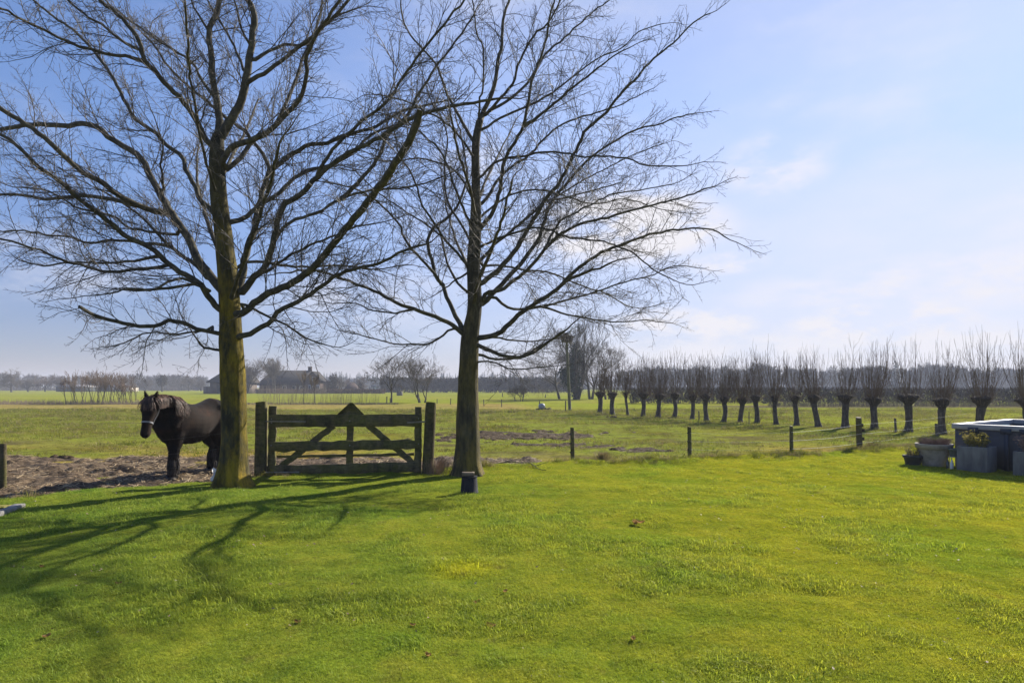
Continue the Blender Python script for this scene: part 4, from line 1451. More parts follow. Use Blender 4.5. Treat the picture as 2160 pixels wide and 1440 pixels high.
bare_tree('shrub', 'small bare shrub by the ditch left of the nest pole', at(1092, 72), 72, hgt(806, 72), .8, 46, 5, 3, .2, r0=.03, up=.4, cat='shrub')

# thicket and reeds on the field boundary
for i, (px, top, w) in enumerate([(158, 790, .9), (176, 778, .8), (196, 783, .9), (212, 775, .9), (232, 784, .8), (252, 782, .9), (270, 800, 1.0), (287, 806, 1.0)]):
    Y = 60 + (i % 3)
    bare_tree('shrub', ORD[i] + ' bare shrub from the left in the thicket on the field boundary', at(px, Y), Y, hgt(top, Y), .5, 80 + i, 7, 2, .4, r0=.018, up=.6, kids=(2, 3), tmat=m_redtwig, group='thicket on the field boundary', rmin=.012, cat='shrub')


def stems(name, px0, px1, Y0, Y1, top0, top1, n, mat, seed, lean=.12, w=.012):
    r = np.random.default_rng(seed)
    m = MB()
    for _ in range(n):
        Y = r.uniform(Y0, Y1)
        x = at(r.uniform(px0, px1), Y)
        h = max(.15, hgt(r.uniform(top0, top1), Y) * r.uniform(.5, 1))
        a = r.normal(0, lean, 2)
        m.tube([(x, Y, -.05), (x + a[0] * h * .4, Y + a[1] * h, h * .55), (x + a[0] * h, Y + a[1] * h, h)], [w, w * .8, w * .4], 3)
    return tag(m.build(name, mat), kind='stuff')


stems('reeds', 545, 800, 58, 62, 800, 846, 420, m_paletwig, 91, w=.009)
stems('reeds', 545, 690, 142, 146, 800, 822, 160, m_paletwig, 97, w=.03)
stems('dry_brush', -200, 300, 58.5, 61, 838, 850, 2600, m_redtwig, 92, .3, .012)
stems('dry_brush', 500, 840, 58.5, 61, 846, 851, 1200, m_redtwig, 93, .35, .010)
stems('dry_brush', 1620, 2400, 52, 56, 838, 850, 3200, m_paletwig, 94, .35, .010)
bare_tree('shrub', 'slim bare sapling among the reeds, left one above the gate', at(641, 60), 60, hgt(778, 60), .3, 95, 1, 3, .5, r0=.035, up=.5, tmat=m_paletwig, group='saplings among the reeds', cat='sapling')
bare_tree('shrub', 'slim bare sapling among the reeds, right one above the gate', at(663, 60), 60, hgt(785, 60), .3, 96, 1, 3, .5, r0=.035, up=.5, tmat=m_paletwig, group='saplings among the reeds', cat='sapling')

# ------------------------------------------------------------------ buildings far off
m_thatch = mat_noise("weathered_roof", [(.016, .014, .012), (.030, .026, .022), (.050, .042, .035)], .9, .95, .3, .1)
m_brick = mat_noise("dark_brick", [(.045, .030, .024), (.085, .055, .042)], 3, .9, .2, .02)
m_plank = mat_noise("weathered_planks", [(.03, .025, .02), (.09, .07, .055), (.15, .12, .10)], 2.2, .9, .2, .02, (1, 1, .15))
m_grey = mat_noise("grey_sheet_roof", [(.20, .19, .19), (.34, .33, .33)], 1, .7, 0)
m_green = mat_noise("dark_green_planks", [(.018, .024, .02), (.04, .046, .04)], 2, .8, 0)
m_pane = mat_noise("window_glass", [(.02, .025, .03), (.05, .055, .06)], 1, .15, 0, spec=.6)
m_white = mat_noise("white_wood", [(.6, .6, .58), (.75, .75, .73)], 2, .6, 0)
m_cream = mat_noise("pale_wall", [(.42, .38, .32), (.55, .50, .43)], 2, .8, 0)


def wedge(m, prof, y0, y1):
    """a closed outline in x,z run from y0 to y1"""
    n = len(prof)
    V = [(x, y0, z) for x, z in prof] + [(x, y1, z) for x, z in prof]
    m.add(V, [(i, (i + 1) % n, n + (i + 1) % n, n + i) for i in range(n)])
    c = np.mean(prof, axis=0)
    V2 = V + [(c[0], y0, c[1]), (c[0], y1, c[1])]
    m.add(V2, None, [((i + 1) % n, i, 2 * n) for i in range(n)] + [(n + i, n + (i + 1) % n, 2 * n + 1) for i in range(n)])


def roof_hip(m, x0, x1, y0, y1, ze, zr, hip0, hip1, over=.4, zc=None):
    """ridge along x; hip0/hip1 = how far the ridge ends stand in from the gables; thick eaves"""
    x0, x1, y0, y1 = x0 - over, x1 + over, y0 - over, y1 + over
    ym = (y0 + y1) / 2
    t = .25
    V = [(x0, y0, ze), (x1, y0, ze), (x1, y1, ze), (x0, y1, ze), (x0 + hip0, ym, zr), (x1 - hip1, ym, zr), (x0, y0, ze - t), (x1, y0, ze - t), (x1, y1, ze - t), (x0, y1, ze - t)]
    m.add(V, [(0, 1, 5, 4), (2, 3, 4, 5), (0, 6, 7, 1), (1, 7, 8, 2), (2, 8, 9, 3), (3, 9, 6, 0), (6, 9, 8, 7)], [(3, 0, 4), (1, 2, 5)])


Y = 160.0
xl, xr = at(543, Y), at(678, Y)
H = thing('farmhouse', 'long low farmhouse with a big dark roof behind the beech hedge', 'house', ((xl + xr) / 2, Y, 0))
hb = ((xl + xr) / 2, Y, 0)
m = MB()
m.box(((xl + xr) / 2, Y + 5, 1.25), (xr - xl - .6, 9, 2.6))
wl = m.build('wall', m_brick, H, False, hb)
m = MB()
roof_hip(m, xl, xr - 1.5, Y + .5, Y + 9.5, 2.2, hgt(780, Y), 2.4, 3.0)
rf = m.build('roof', m_thatch, H, False, hb)
for px in (577, 654):
    m = MB()
    xc = at(px, Y + 5)
    m.box((xc, Y + 5, hgt(779, Y) + .1), (.8, .8, 1.2))
    m.box((xc, Y + 5, hgt(779, Y) + .78), (.95, .95, .14))
    m.build('chimney', m_brick, rf, False, hb)
m = MB()        # cross wing on the right, gable to the viewer
xa, xb = at(646, Y), at(679.5, Y)
xm = (xa + xb) / 2
wedge(m, [(xa + .2, 0), (xb - .2, 0), (xb - .2, 3.3), (xm, hgt(784, Y) - .25), (xa + .2, 3.3)], Y - 1.2, Y + 4)
m.build('gable', m_brick, H, False, hb)
m = MB()
for s in (-1, 1):
    e = np.array([xm + s * (xb - xm + .3), 0, 3.05])
    k = np.array([xm, 0, hgt(783, Y)])
    V = []
    for yy in (Y - 1.6, Y + 4.2):
        for p in (k, e, e + np.array([0, 0, -.25]), k + np.array([0, 0, -.25])):
            V.append((p[0], yy, p[2]))
    m.add(V, [(0, 1, 5, 4), (1, 2, 6, 5), (2, 3, 7, 6), (0, 3, 2, 1), (4, 5, 6, 7)])
m.build('roof', m_thatch, H, False, hb)
for px, zc, w, h in ((655, 1.4, 1.0, 1.2), (670, 1.4, 1.0, 1.2), (662, 3.6, .8, 1.0)):
    m = MB()
    m.box((at(px, Y - 1.25), Y - 1.24, zc), (w, .06, h))
    wf = m.build('window', m_white, H, False, hb)
    m = MB()
    for dx in (-.25, .25):
        m.box((at(px, Y - 1.25) + dx * w * .92, Y - 1.28, zc), (w * .40, .03, h * .84))
    m.build('pane', m_pane, wf, False, hb)
for px in (600, 620, 636):
    m = MB()
    m.box((at(px, Y + .4), Y + .46, 1.2), (1.0, .06, 1.1))
    wf = m.build('window', m_white, H, False, hb)
    m = MB()
    m.box((at(px, Y + .4), Y + .42, 1.2), (.84, .03, .94))
    m.build('pane', m_pane, wf, False, hb)

Y = 150.0
xl, xr = at(440, Y), at(500, Y)
hb = ((xl + xr) / 2, Y, 0)
H = thing('barn', 'timber barn with steep dark roof half hidden by the thick trunk', 'barn', hb)
m = MB()
xr = at(516, Y)
m.box(((xl + xr) / 2, Y + 4, hgt(807, Y) / 2), (xr - xl - .3, 7.4, hgt(807, Y)))
m.build('wall', m_plank, H, False, hb)
m = MB()
roof_hip(m, xl, xr, Y, Y + 8, hgt(805, Y), hgt(776, Y), at(468, Y) - at(440, Y), 1.0)
m.build('roof', m_thatch, H, False, hb)
m = MB()
m.box((at(462, Y), Y + .24, .95), (1.2, .08, 1.9))
m.build('door', m_green, H, False, hb)
m = MB()
m.box((at(436, Y), Y + 3, .8), (1.6, 6, 1.7))
m.build('lean_to', m_plank, H, False, hb)


def shed(name, label, px0, px1, Y, ze, zr, wall, roof, depth=5, hip=.3, cat='shed'):
    xl, xr = at(px0, Y), at(px1, Y)
    hb = ((xl + xr) / 2, Y, 0)
    H = thing(name, label, cat, hb)
    m = MB()
    m.box(((xl + xr) / 2, Y + depth / 2, ze / 2 - .02), (xr - xl, depth, ze))
    m.build('wall', wall, H, False, hb)
    m = MB()
    roof_hip(m, xl, xr, Y, Y + depth, ze + .2, zr, hip, hip, .3)
    m.build('roof', roof, H, False, hb)
    m = MB()
    m.box((xl + (xr - xl) * .35, Y - .03, ze * .42), ((xr - xl) * .14, .06, ze * .8))
    m.build('door', m_green, H, False, hb)


shed('shed', 'long low dark shed with pale roof far left in the field', 118, 172, 205, 1.5, hgt(811, 205), m_green, m_grey, 8, 2)
shed('barn', 'low grey barn with dark gable, left of the pale-walled one', 205, 232, 215, 1.9, hgt(808, 215), m_green, m_thatch, 8, .3, 'barn')
shed('barn', 'low grey barn with pale end wall far left', 236, 252, 213, 1.5, hgt(809, 213), m_cream, m_grey, 8, .3, 'barn')
shed('barn', 'small gabled barn right of the pale-walled one far left', 255, 270, 214, 1.5, hgt(808, 214), m_cream, m_thatch, 6, 1.1, 'barn')
shed('garden_shed', 'small shed with pointed brown roof behind the beech hedge', 728, 752, 165, .8, hgt(807, 165), m_plank, m_brick, 3, 1.2)
shed('shed', 'small white shed near the end of the beech hedge', 784, 794, 172, 1.6, hgt(813, 172), m_white, m_grey, 3)
shed('barn', 'grey-blue barn with rounded roof behind the slender young tree', 810, 834, 185, 1.6, hgt(809, 185), m_green, m_grey, 6, .6, 'barn')
m_pole = mat_noise("pole_wood", [(.07, .06, .05), (.13, .11, .09)], 3, .9, 0)
for px, top, lab in ((721, 795, 'left of two close thin poles behind the farm garden'), (725.5, 795, 'right of two close thin poles behind the farm garden'), (747, 796, 'thin dark pole standing alone behind the farm garden')):
    m = MB()
    x = at(px, 175)
    m.tube([(x, 175, -.1), (x, 175, hgt(top, 175))], [.10, .07], 6, True)
    m.box((x, 175, hgt(top, 175) - .25), (.5, .08, .08))
    tag(m.build('utility_pole', m_pole, None, False, (x, 175, 0)), lab, 'pole')
# ------------------------------------------------------------------ gate and fence
def wood_mat(name, dark, mid, green, amt=.7, sc=6):
    m, nt, b = new_mat(name)
    c, f = ramp_noise(nt, [dark, mid, tuple(1.6 * x for x in mid)], sc, 8, .7, (1, 1, .4), 'Position', .32, .7)
    g, gf = ramp_noise(nt, [(0, 0, 0), (1, 1, 1)], 3.5, 7, .72, (1, 1, 1), 'Position', .40, .60)
    c = mixc(nt, nmul(nt, g, amt), c, green)
    nt.links.new(c, b.inputs['Base Color'])
    b.inputs['Roughness'].default_value, b.inputs['Specular IOR Level'].default_value = .9, .15
    st, sf = ramp_noise(nt, [(.45, .45, .45), (1, 1, 1), (1.5, 1.45, 1.35)], 26, 7, .75, (.25, 1, 1), 'Position', .34, .66)
    c = mixc(nt, .8, c, st, 'MULTIPLY')
    nt.links.new(c, b.inputs['Base Color'])
    bump(nt, b, f, .6, .02)
    return m


m_gate = wood_mat("mossy_gate_wood", (.042, .037, .022), (.105, .090, .054), (.105, .11, .022), .65)
m_post = wood_mat("mossy_post_wood", (.035, .030, .018), (.085, .070, .042), (.085, .085, .020), .7)
m_postcut = mat_noise("sawn_wood", [(.10, .08, .055), (.20, .165, .12)], 9, .9, .3, .01)
m_metal = mat_noise("weathered_metal", [(.16, .15, .14), (.34, .33, .31)], 14, .55, .2, .004, metal=.6)
m_rust = mat_noise("galvanised_strap", [(.14, .125, .10), (.30, .27, .225)], 10, .6, .2, .004, metal=.3)

GA, GB = np.array([at(574, 11.42), 11.42]), np.array([at(882, 11.98), 11.98])
gd = unit(np.append(GB - GA, 0))
gn = np.array([gd[1], -gd[0], 0])          # towards the viewer


def gp(px, py, off=0.0):
    """point of the gate's plane seen at a pixel, moved off it towards the viewer"""
    k = (px - PCX) / PXF
    n = gn[:2]
    Y = (GA @ n) / (k * n[0] + n[1])
    return np.array([k * Y, Y, hgt(py, Y)]) + gn * off


gb = np.array([(GA + GB)[0] / 2, (GA + GB)[1] / 2, 0])
T = thing('farm_gate', 'weathered mossy wooden field gate with a pointed top board', 'gate', gb)


def bar(name, a, b, w, th, off, mat=m_gate, seg=14, rough=.005, parent=None):
    m = MB()
    m.plank(gp(*a, off), gp(*b, off), w, th, gn, rough, seg)
    return m.build(name, mat, parent or T, False, gb)


bar('stile', (575.5, 856), (573, 1006), .13, .075, 0)
bar('stile', (882, 858), (882, 998), .125, .075, 0)
bar('stile', (738.5, 897), (737, 1006), .125, .04, -.04)
bar('rail', (568, 887), (889, 885.5), .225, .04, .062, seg=20)
bar('rail', (568, 941), (889, 935.5), .165, .045, .064, seg=20, rough=.010)
bar('rail', (583, 963.5), (874, 958.5), .050, .03, -.052, seg=16)
bar('rail', (564, 992.5), (888, 983), .185, .045, .064, seg=20)
bar('brace', (704, 897), (590, 986), .115, .035, .018)
bar('brace', (776, 896), (874, 978), .115, .035, .018)
for px, py, off in ((574, 883, .086), (574, 891, .086), (882, 882, .086), (882, 890, .086), (573.5, 938, .09), (882, 935, .09), (738, 887, .086), (738, 938, .09)):
    m = MB()
    p = gp(px, py, off)
    m.tube([p - gn * .012, p + gn * .006], [.014, .012], 8, True)
    m.build('bolt', m_metal, T, False, gb)
# pointed board over the top rail, with a smaller cap board before it
m = MB()
for (ax, ay), (lx, ly), (rx, ry), o0, o1 in (((741, 848), (711, 873.5), (768, 873.5), .020, .040), ):
    tri = [(lx, ly + 6), (lx, ly), (ax - 3, ay + 1), (ax + 3, ay + 1), (rx, ry), (rx, ry + 6)]
    A = [gp(x, y, o1) for x, y in tri]
    Bk = [gp(x, y, o0) for x, y in tri]
    n = len(tri)
    m.add(A + Bk, [(i, (i + 1) % n, n + (i + 1) % n, n + i) for i in range(n)] + [(0, 1, 4, 5), (n, n + 5, n + 4, n + 1), (1, 2, 3, 4), (n + 1, n + 4, n + 3, n + 2)])
m.build('point_board', m_gate, T, False, gb)
m = MB()
tri = [(720, 874), (733, 861.5), (757, 861), (763, 874)]
A, Bk = [gp(x, y, .060) for x, y in tri], [gp(x, y, .042) for x, y in tri]
m.add(A + Bk, [(i, (i + 1) % 4, 4 + (i + 1) % 4, 4 + i) for i in range(4)] + [(0, 1, 2, 3), (4, 7, 6, 5)])
m.build('cap_board', m_gate, T, False, gb)
for a, b_, lab in (((556, 888), (646, 888.5), None), ((858, 890.5), (911, 887.5), None)):
    s = bar('hinge_strap', a, b_, .028, .010, .092, m_rust, 6, .0015)
bar('hinge_strap', (552, 995), (632, 994), .026, .010, .094, m_metal, 6, .0015)


def post(name, label, top, bot, w, seed, mat=m_post, group=None, cat='post', round_=True, Y=None, notch=0, extra=None):
    """a round or square wooden post from its foot to its top, both given as seen"""
    r = np.random.default_rng(seed)
    a = G(*bot) if Y is None else np.array([at(bot[0], Y), Y, 0])
    Yp = a[1]
    b_ = P(*top, Yp)
    q = w / PXF * Yp / 2
    T = thing(name, label, cat, a, 0, group)
    m = MB()
    sides = 14 if round_ else 4
    n = 16
    ang = np.arange(sides) / sides * 2 * math.pi + (0 if round_ else math.pi / 4)
    V = []
    for i in range(n):
        u = i / (n - 1)
        p = a + (b_ - a) * u
        p[2] -= .12 * (1 - u)
        rr = q * (1.04 - .06 * u) * (1 + .07 * (fbm(ang * 1.4 + seed, np.full(sides, u * 4), 1, 3) * 2 - 1)) * (1 if round_ else 1.3)
        if i == n - 1:
            rr = rr * .93
        V.append(np.stack([p[0] + rr * np.cos(ang), p[1] + rr * np.sin(ang), np.full(sides, p[2]) + (np.cos(ang + seed) * q * .18 if u > .93 else 0)], -1))
    m.add(np.array(V).reshape(-1, 3), [(i * sides + j, i * sides + (j + 1) % sides, (i + 1) * sides + (j + 1) % sides, (i + 1) * sides + j) for i in range(n - 1) for j in range(sides)])
    m.build('shaft', mat, T, False, a)
    m = MB()
    c = V[-1].mean(0) + np.array([0, 0, q * .05])
    m.add(list(V[-1]) + [c], None, [(j, (j + 1) % sides, sides) for j in range(sides)])
    m.build('sawn_top', m_postcut, T, False, a)
    return T, a, b_, q


post('gate_post', 'upright squared gate post between the thick trunk and the gate', (552, 848), (550, 1011), 21, 1, m_gate, 'gate posts', round_=False)
post('gate_post', 'leaning round gate post right of the gate with dry grass at its foot', (909, 849), (901, 1001), 23, 2, m_post, 'gate posts')

m_ins = mat_noise("black_insulator", [(.012, .012, .012), (.03, .03, .03)], 8, .4, 0)
FP = []
for k, (t, b_, w, lab) in enumerate([((6, 936), (5, 1036), 14, 'mossy round fence post at the left edge of the picture'),
                                     ((1207, 902), (1208, 970), 8.5, 'dark fence post nearest the slimmer bare tree, before the wet mud'),
                                     ((1454, 900), (1455, 963), 8.2, 'dark fence post standing midway on the right lawn edge'),
                                     ((1669, 898), (1670, 962), 7.6, 'dark fence post left of the thick corner post')]):
    T, a, c, q = post('fence_post', lab, t, b_, w, 20 + k, m_post if k == 0 else m_gate, 'fence posts along the lawn edge')
    FP.append((a, c, q))
    for z in (.25, .52, .80):
        m = MB()
        p = a + (c - a) * z
        m.tube([p + np.array([-q * .7, -q * .7, 0]), p + np.array([-q * 1.3, -q * 1.5, 0])], [.012, .018], 8, True)
        m.build('insulator', m_ins, T, False, a)
T, a, c, q = post('corner_post', 'thick gnarled corner post of the paddock fence, left of the planters', (1811, 880), (1814, 951), 11.5, 30, m_post)
FP.append((a, c, q))
m = MB()
for z, s in ((.35, 1), (.6, 1.2), (.75, .9)):
    p = a + (c - a) * z
    for j in range(3):
        m.tube([p + np.array([q * .8, -q * .3, j * .02]), p + np.array([q * 1.5 * s, -q * .6, j * .03 - .02])], [.025, .012], 6, True)
m.build('burr', m_wknob, T, False, a)
for k, (t, b_, w, lab) in enumerate([((1888, 882), (1890, 911), 4.5, 'thin leaning post in front of the widest-headed willow'),
                                     ((1975, 893), (1977, 918), 6.0, 'short thick post beside the tall-shooted willow'),
                                     ((1474, 866), (1475, 886), 2.6, 'thin stake between the seventh and eighth willows'),
                                     ((1580, 868), (1580, 893), 2.0, 'thin stake between the tenth and eleventh willows'),
                                     ((1138, 845), (1138, 863), 2.2, 'thin field stake beside the blue-grey tub'),
                                     ((1193, 845), (1193, 867), 2.4, 'thin field stake just left of the nest pole'),
                                     ((1058, 842), (1058, 858), 1.8, 'thin field stake right of the slimmer bare trunk, nearer the nest pole'),
                                     ((1020, 842), (1021, 856), 1.8, 'thin field stake closest to the slimmer bare trunk on its right'),
                                     ((951, 840), (950, 853), 1.8, 'thin field stake closest to the slimmer bare trunk on its left'),
                                     ((922, 841), (922, 851), 1.6, 'thin field stake right of the right gate post'),
                                     ((816, 836), (816, 850), 2.4, 'thin field stake left of the slender young tree'),
                                     ((823, 839), (823, 850), 1.8, 'shorter field stake at the foot of the slender young tree'),
                                     ((1060, 829), (1060, 837), 1.8, 'far dark stake in the bright middle field'),
                                     ((1105, 830), (1104.6, 838), 1.6, 'far dark stake above the small shrub by the ditch'),
                                     ((1151, 831), (1150.6, 838), 1.8, 'far dark stake left of the ivy-wrapped tree')]):
    post('field_post', lab, t, b_, w, 40 + k, m_pole, 'thin stakes in the fields', 'stake')

m_tape = mat_noise("white_fence_tape", [(.55, .55, .52), (.75, .75, .72)], 6, .6, 0)
m_wire = mat_noise("fence_wire", [(.08, .08, .075), (.16, .16, .15)], 6, .5, 0, metal=.5)


def wire(label, a, b_, sag, rad, mat, name='fence_wire'):
    a, b_ = np.asarray(a, float), np.asarray(b_, float)
    u = np.linspace(0, 1, 14)[:, None]
    p = a + (b_ - a) * u
    p[:, 2] -= sag * 4 * (u * (1 - u))[:, 0]
    m = MB()
    m.tube(p, rad, 5)
    tag(m.build(name, mat, None, True, a), label, 'wire')


def on(k, z, dy=-1.0):
    a, c, q = FP[k]
    return a + (c - a) * z + np.array([0, dy * q * 1.2, 0])


for z, nm in ((.25, 'lowest'), (.52, 'middle'), (.80, 'highest')):
    wire(nm + ' white tape from the corner post to the fence post left of it', on(3, z), on(4, z), .03, .0030, m_tape, 'fence_tape')
    wire(nm + ' white tape between the midway post and the post left of the corner post', on(2, z), on(3, z), .03, .0018, m_tape, 'fence_tape')
    wire(nm + ' thin wire between the post near the slimmer tree and the midway post', on(1, z), on(2, z), .03, .0018, m_wire)
    e = np.array([at(905, 12.0), 12.05, z * 1.0 + .1])
    wire(nm + ' thin wire from the right gate post to the post near the slimmer tree', e, on(1, z), .03, .0016, m_wire)
    e = np.array([at(548, 11.45), 11.5, z * 1.0 + .1])
    wire(nm + ' thin wire from the left-edge post to the left gate post', on(0, z), e, .04, .0016, m_wire)
    wire(nm + ' white tape running from the corner post behind the planters', on(4, z), (at(2040, 22), 22.0, z * .9), .04, .0016, m_tape, 'fence_tape')

# ------------------------------------------------------------------ small things on the ground
a = G(990, 1044)
m_pot = mat_noise("blue_grey_plastic", [(.012, .013, .017), (.024, .026, .032)], 12, .8, .15, .004, spec=.12)
a[2] = .03
T = thing('bucket', 'dark blue-grey bucket standing upside down on the lawn', 'bucket', a)
m = MB()
m.lathe([(.138, -.02), (.143, -.018), (.145, .018), (.138, .022), (.134, .024), (.116, .250), (.110, .258), (.0, .260)], a, 32)
m.build('body', m_pot, T, True, a)
m = MB()
m.lathe([(.116, .246), (.121, .248), (.121, .262), (.114, .264), (.104, .262)], a, 32)
m.build('rim', m_pot, T, True, a)
m = MB()
c0 = a + np.array([-.018, 0, .292])
m.plank(c0 + np.array([-.095, 0, 0]), c0 + np.array([.095, .01, 0]), .12, .055, (0, 0, 1), .003, 6)
m_block = mat_noise("sawn_block", [(.10, .075, .05), (.22, .17, .11)], 8, .85, .3, .01)
tag(m.build('wood_block', m_block, None, False, c0), 'small brown block of wood lying on the upturned bucket', 'wood block')

a = P(457, 1004, 11.15)
a[2] = 0
m = MB()
V, q = [], []
for i in range(7):
    for j in range(9):
        u, v = i / 6 - .5, j / 8
        V.append((a[0] + u * .16 + .03 * math.sin(v * 7 + u * 3), a[1] + .05 * math.sin(u * 6 + v * 4) + .05 * v, .02 + v * .19 + .02 * math.sin(u * 9)))
for i in range(6):
    for j in range(8):
        q.append((i * 9 + j, (i + 1) * 9 + j, (i + 1) * 9 + j + 1, i * 9 + j + 1))
m.add(V, q)
tag(m.build('plastic_scrap', m_white, None, True, a), 'crumpled white plastic scrap behind the foot of the thick trunk', 'scrap')

m_slab = mat_noise("concrete_slab", [(.13, .12, .11), (.22, .21, .195), (.28, .27, .25)], 7, .9, .4, .01)
m_mossslab = mat_noise("mossy_slab", [(.10, .10, .02), (.18, .16, .03), (.20, .19, .15)], 5, .95, .4, .015)
a = G(5, 1096)
T = thing('paving_slab', 'concrete edging slab with mossy top at the left edge of the lawn', 'slab', a)
m = MB()
p0, p1 = G(42, 1076), G(-70, 1118)
p0[2] = p1[2] = .055
side = unit(np.cross(p1 - p0, (0, 0, 1)))
if side[0] > 0:
    side = -side
m.plank(p0, p1, .07, .13, side, .003, 10)
m.build('edging', m_slab, T, False, a)
m = MB()
c0 = (p0 + p1) / 2 + side * .40
m.plank(c0 - (p1 - p0) * .5, c0 + (p1 - p0) * .5, .06, .62, side, .004, 10)
m.build('slab', m_mossslab, T, False, a)

# clump of dead grass at the foot of the right gate post, tussocks
def tussock(name, label, a, n, h, w, mat, seed, lean=.5, cat='grass clump', wd=.005, flop=(0, 0)):
    r = np.random.default_rng(seed)
    m = MB()
    for _ in range(n):
        t = r.random() * 6.283
        q = abs(r.normal(0, w * .4))
        p = np.array([a[0] + math.cos(t) * q, a[1] + math.sin(t) * q, a[2] - .02])
        hh = h * r.uniform(.4, 1.1)
        o = np.array([math.cos(t) * lean + flop[0], math.sin(t) * lean + flop[1], 0]) * hh * r.uniform(.3, 1.3)
        s = unit(np.array([-math.sin(t), math.cos(t), 0])) * wd / 2
        p1, p2 = p + o * .35 + np.array([0, 0, hh * .65]), p + o * 1.1 + np.array([0, 0, hh * r.uniform(.65, 1)])
        m.add([p - s, p + s, p1 + s * .8, p1 - s * .8, p2 + s * .3, p2 - s * .3], [(0, 1, 2, 3), (3, 2, 4, 5)])
    return tag(m.build(name, mat, None, False, a), label, cat)


m_dead = mat_noise("dead_grass", [(.13, .085, .06), (.27, .19, .135), (.42, .32, .24)], 3, .85, 0, coord='Position')
a = G(922, 999)
tussock('dead_grass_clump', 'clump of pale dead grass stems leaning on the right gate post', a + np.array([.02, -.05, 0]), 420, .42, .5, m_dead, 5, .55, wd=.007, flop=(.35, 0))
for k, (px, py, h, w, lab) in enumerate([(1272, 966, .22, .30, 'yellowish grass tussock right of the fence post near the slimmer tree'), (1345, 972, .14, .34, 'low dark tussock between the first two fence posts on the right'),
                                         (1400, 977, .12, .25, 'small brown tussock just left of the midway fence post'), (1840, 948, .30, .28, 'dry grass tuft right of the corner post'),
                                         (1795, 953, .22, .45, 'green grass mound at the foot of the corner post')]):
    tussock('grass_tussock', lab, G(px, py), 460, h, w, m_rough if k == 4 else m_drygrass, 300 + k, .8, wd=.008)
# the fallen branch on the mud behind the lawn
m = MB()
pts = np.array([G(1030, 986), G(1066, 982), G(1096, 984), G(1118, 988), G(1136, 996), G(1152, 998)])
pts[:, 2] = [.05, .08, .09, .11, .07, .06]
m.tube(smooth_path(pts, 22), np.linspace(.012, .006, 22), 5)
for i, (dx, dy, dz) in ((8, (.25, -.15, .02)), (12, (-.2, -.22, .03)), (16, (.2, -.05, .08)), (5, (.2, .15, .05))):
    p = smooth_path(pts, 22)[i]
    m.tube([p, p + np.array([dx, dy, dz]) * .6, p + np.array([dx * 1.3, dy * .8, dz])], [.006, .005, .003], 4)
tag(m.build('fallen_branch', m_limb, None, True, pts[0]), 'bare fallen branch lying on the lawn edge right of the slimmer trunk', 'branch')
# bigger leaves lying singly
LV = [(1340, 1112, .10, 'curled brown leaves sticking up in the middle of the lawn'), (1036, 1326, .07, 'large dark curled leaf in front, below the bucket'), (1005, 1280, .06, 'dark leaf lying left of the yellow moss patch'),
      (628, 1325, .05, 'pale brown curled leaf in the left foreground'), (903, 1393, .05, 'narrow brown leaf near the bottom of the picture'), (871, 1332, .04, 'small upright brown leaf left of the large dark one'),
      (1470, 1208, .05, 'white bleached leaf on the right lawn'), (1066, 1258, .05, 'dark crumpled leaf above the large dark one'), (88, 1204, .05, 'dark leaf in the shaded left lawn'), (98, 1358, .05, 'brown leaf in the lower left corner of the lawn'),
      (1336, 1356, .05, 'brown leaf in the lower right foreground'), (250, 1242, .05, 'dark leaf left in the branch shadow')]
m_wleaf = mat_noise("bleached_leaf", [(.5, .48, .45), (.7, .68, .64)], 4, .7, 0)
m_dleaf = grass_mat("dark_leaf", lambda nt: ramp_noise(nt, [(.17, .095, .030), (.36, .22, .085)], 30, 4, .6)[0], .45, .02)
for k, (px, py, s, lab) in enumerate(LV):
    r = np.random.default_rng(700 + k)
    a = G(px, py)
    a[2] = float(lawn_z(np.array([a[0]]), np.array([a[1]]))[0]) + .004
    m = MB()
    for j in range(3 if k == 0 else 1):
        yaw = r.random() * 6.283
        c_, s_ = math.cos(yaw), math.sin(yaw)
        V, q = [], []
        for i in range(6):
            u = i / 5
            wd = s * .30 * math.sin(math.pi * (u * .9 + .08)) + .002
            for v in (-1, -.4, .4, 1):
                x = (u - .5) * s + j * .03
                y = v * wd
                z = s * .25 * v * v + s * .35 * (u - .5) ** 2 * 2 + j * s * .10
                V.append((a[0] + x * c_ - y * s_, a[1] + x * s_ + y * c_, a[2] + z))
        for i in range(5):
            for v in range(3):
                q.append((i * 4 + v, (i + 1) * 4 + v, (i + 1) * 4 + v + 1, i * 4 + v + 1))
        m.add(V, q)
    tag(m.build('dead_leaf', m_wleaf if 'white' in lab else m_dleaf, None, True, a), lab, 'leaf', 'single dead leaves on the lawn')

# clods and molehills
for k, (px, py, s, lab) in enumerate([(1081, 870, .22, 'dark clod of earth in the field left of the nest pole'), (1293, 880, .2, 'dark clod at the foot of the second willow'), (1345, 882, .2, 'dark clod left of the fourth willow'),
                                      (1147, 863, .28, 'low earth heap beside the blue-grey tub'), (127, 967, .20, 'black dung heap at the edge of the trodden mud on the left'), (1406, 978, .16, 'dark stone-like clod at the lawn edge by the midway post')]):
    r = np.random.default_rng(800 + k)
    a = G(px, py)
    m = MB()
    for j in range(7):
        c0 = a + np.array([r.normal(0, s * .8), r.normal(0, s * .3), 0])
        q = s * r.uniform(.25, .55)
        prof = [(q * 1.1, -.03), (q, q * .25), (q * .75, q * .55), (q * .35, q * .75), (0.001, q * .8)]
        m2 = MB()
        m2.lathe(prof, c0, 9)
        v = m2.v[0] + r.normal(0, q * .10, m2.v[0].shape)
        m.add(v, m2.q[0])
    tag(m.build('earth_clod', m_wet, None, False, a), lab, 'clod')
a = G(1142, 863)
a[1] -= .6
m = MB()
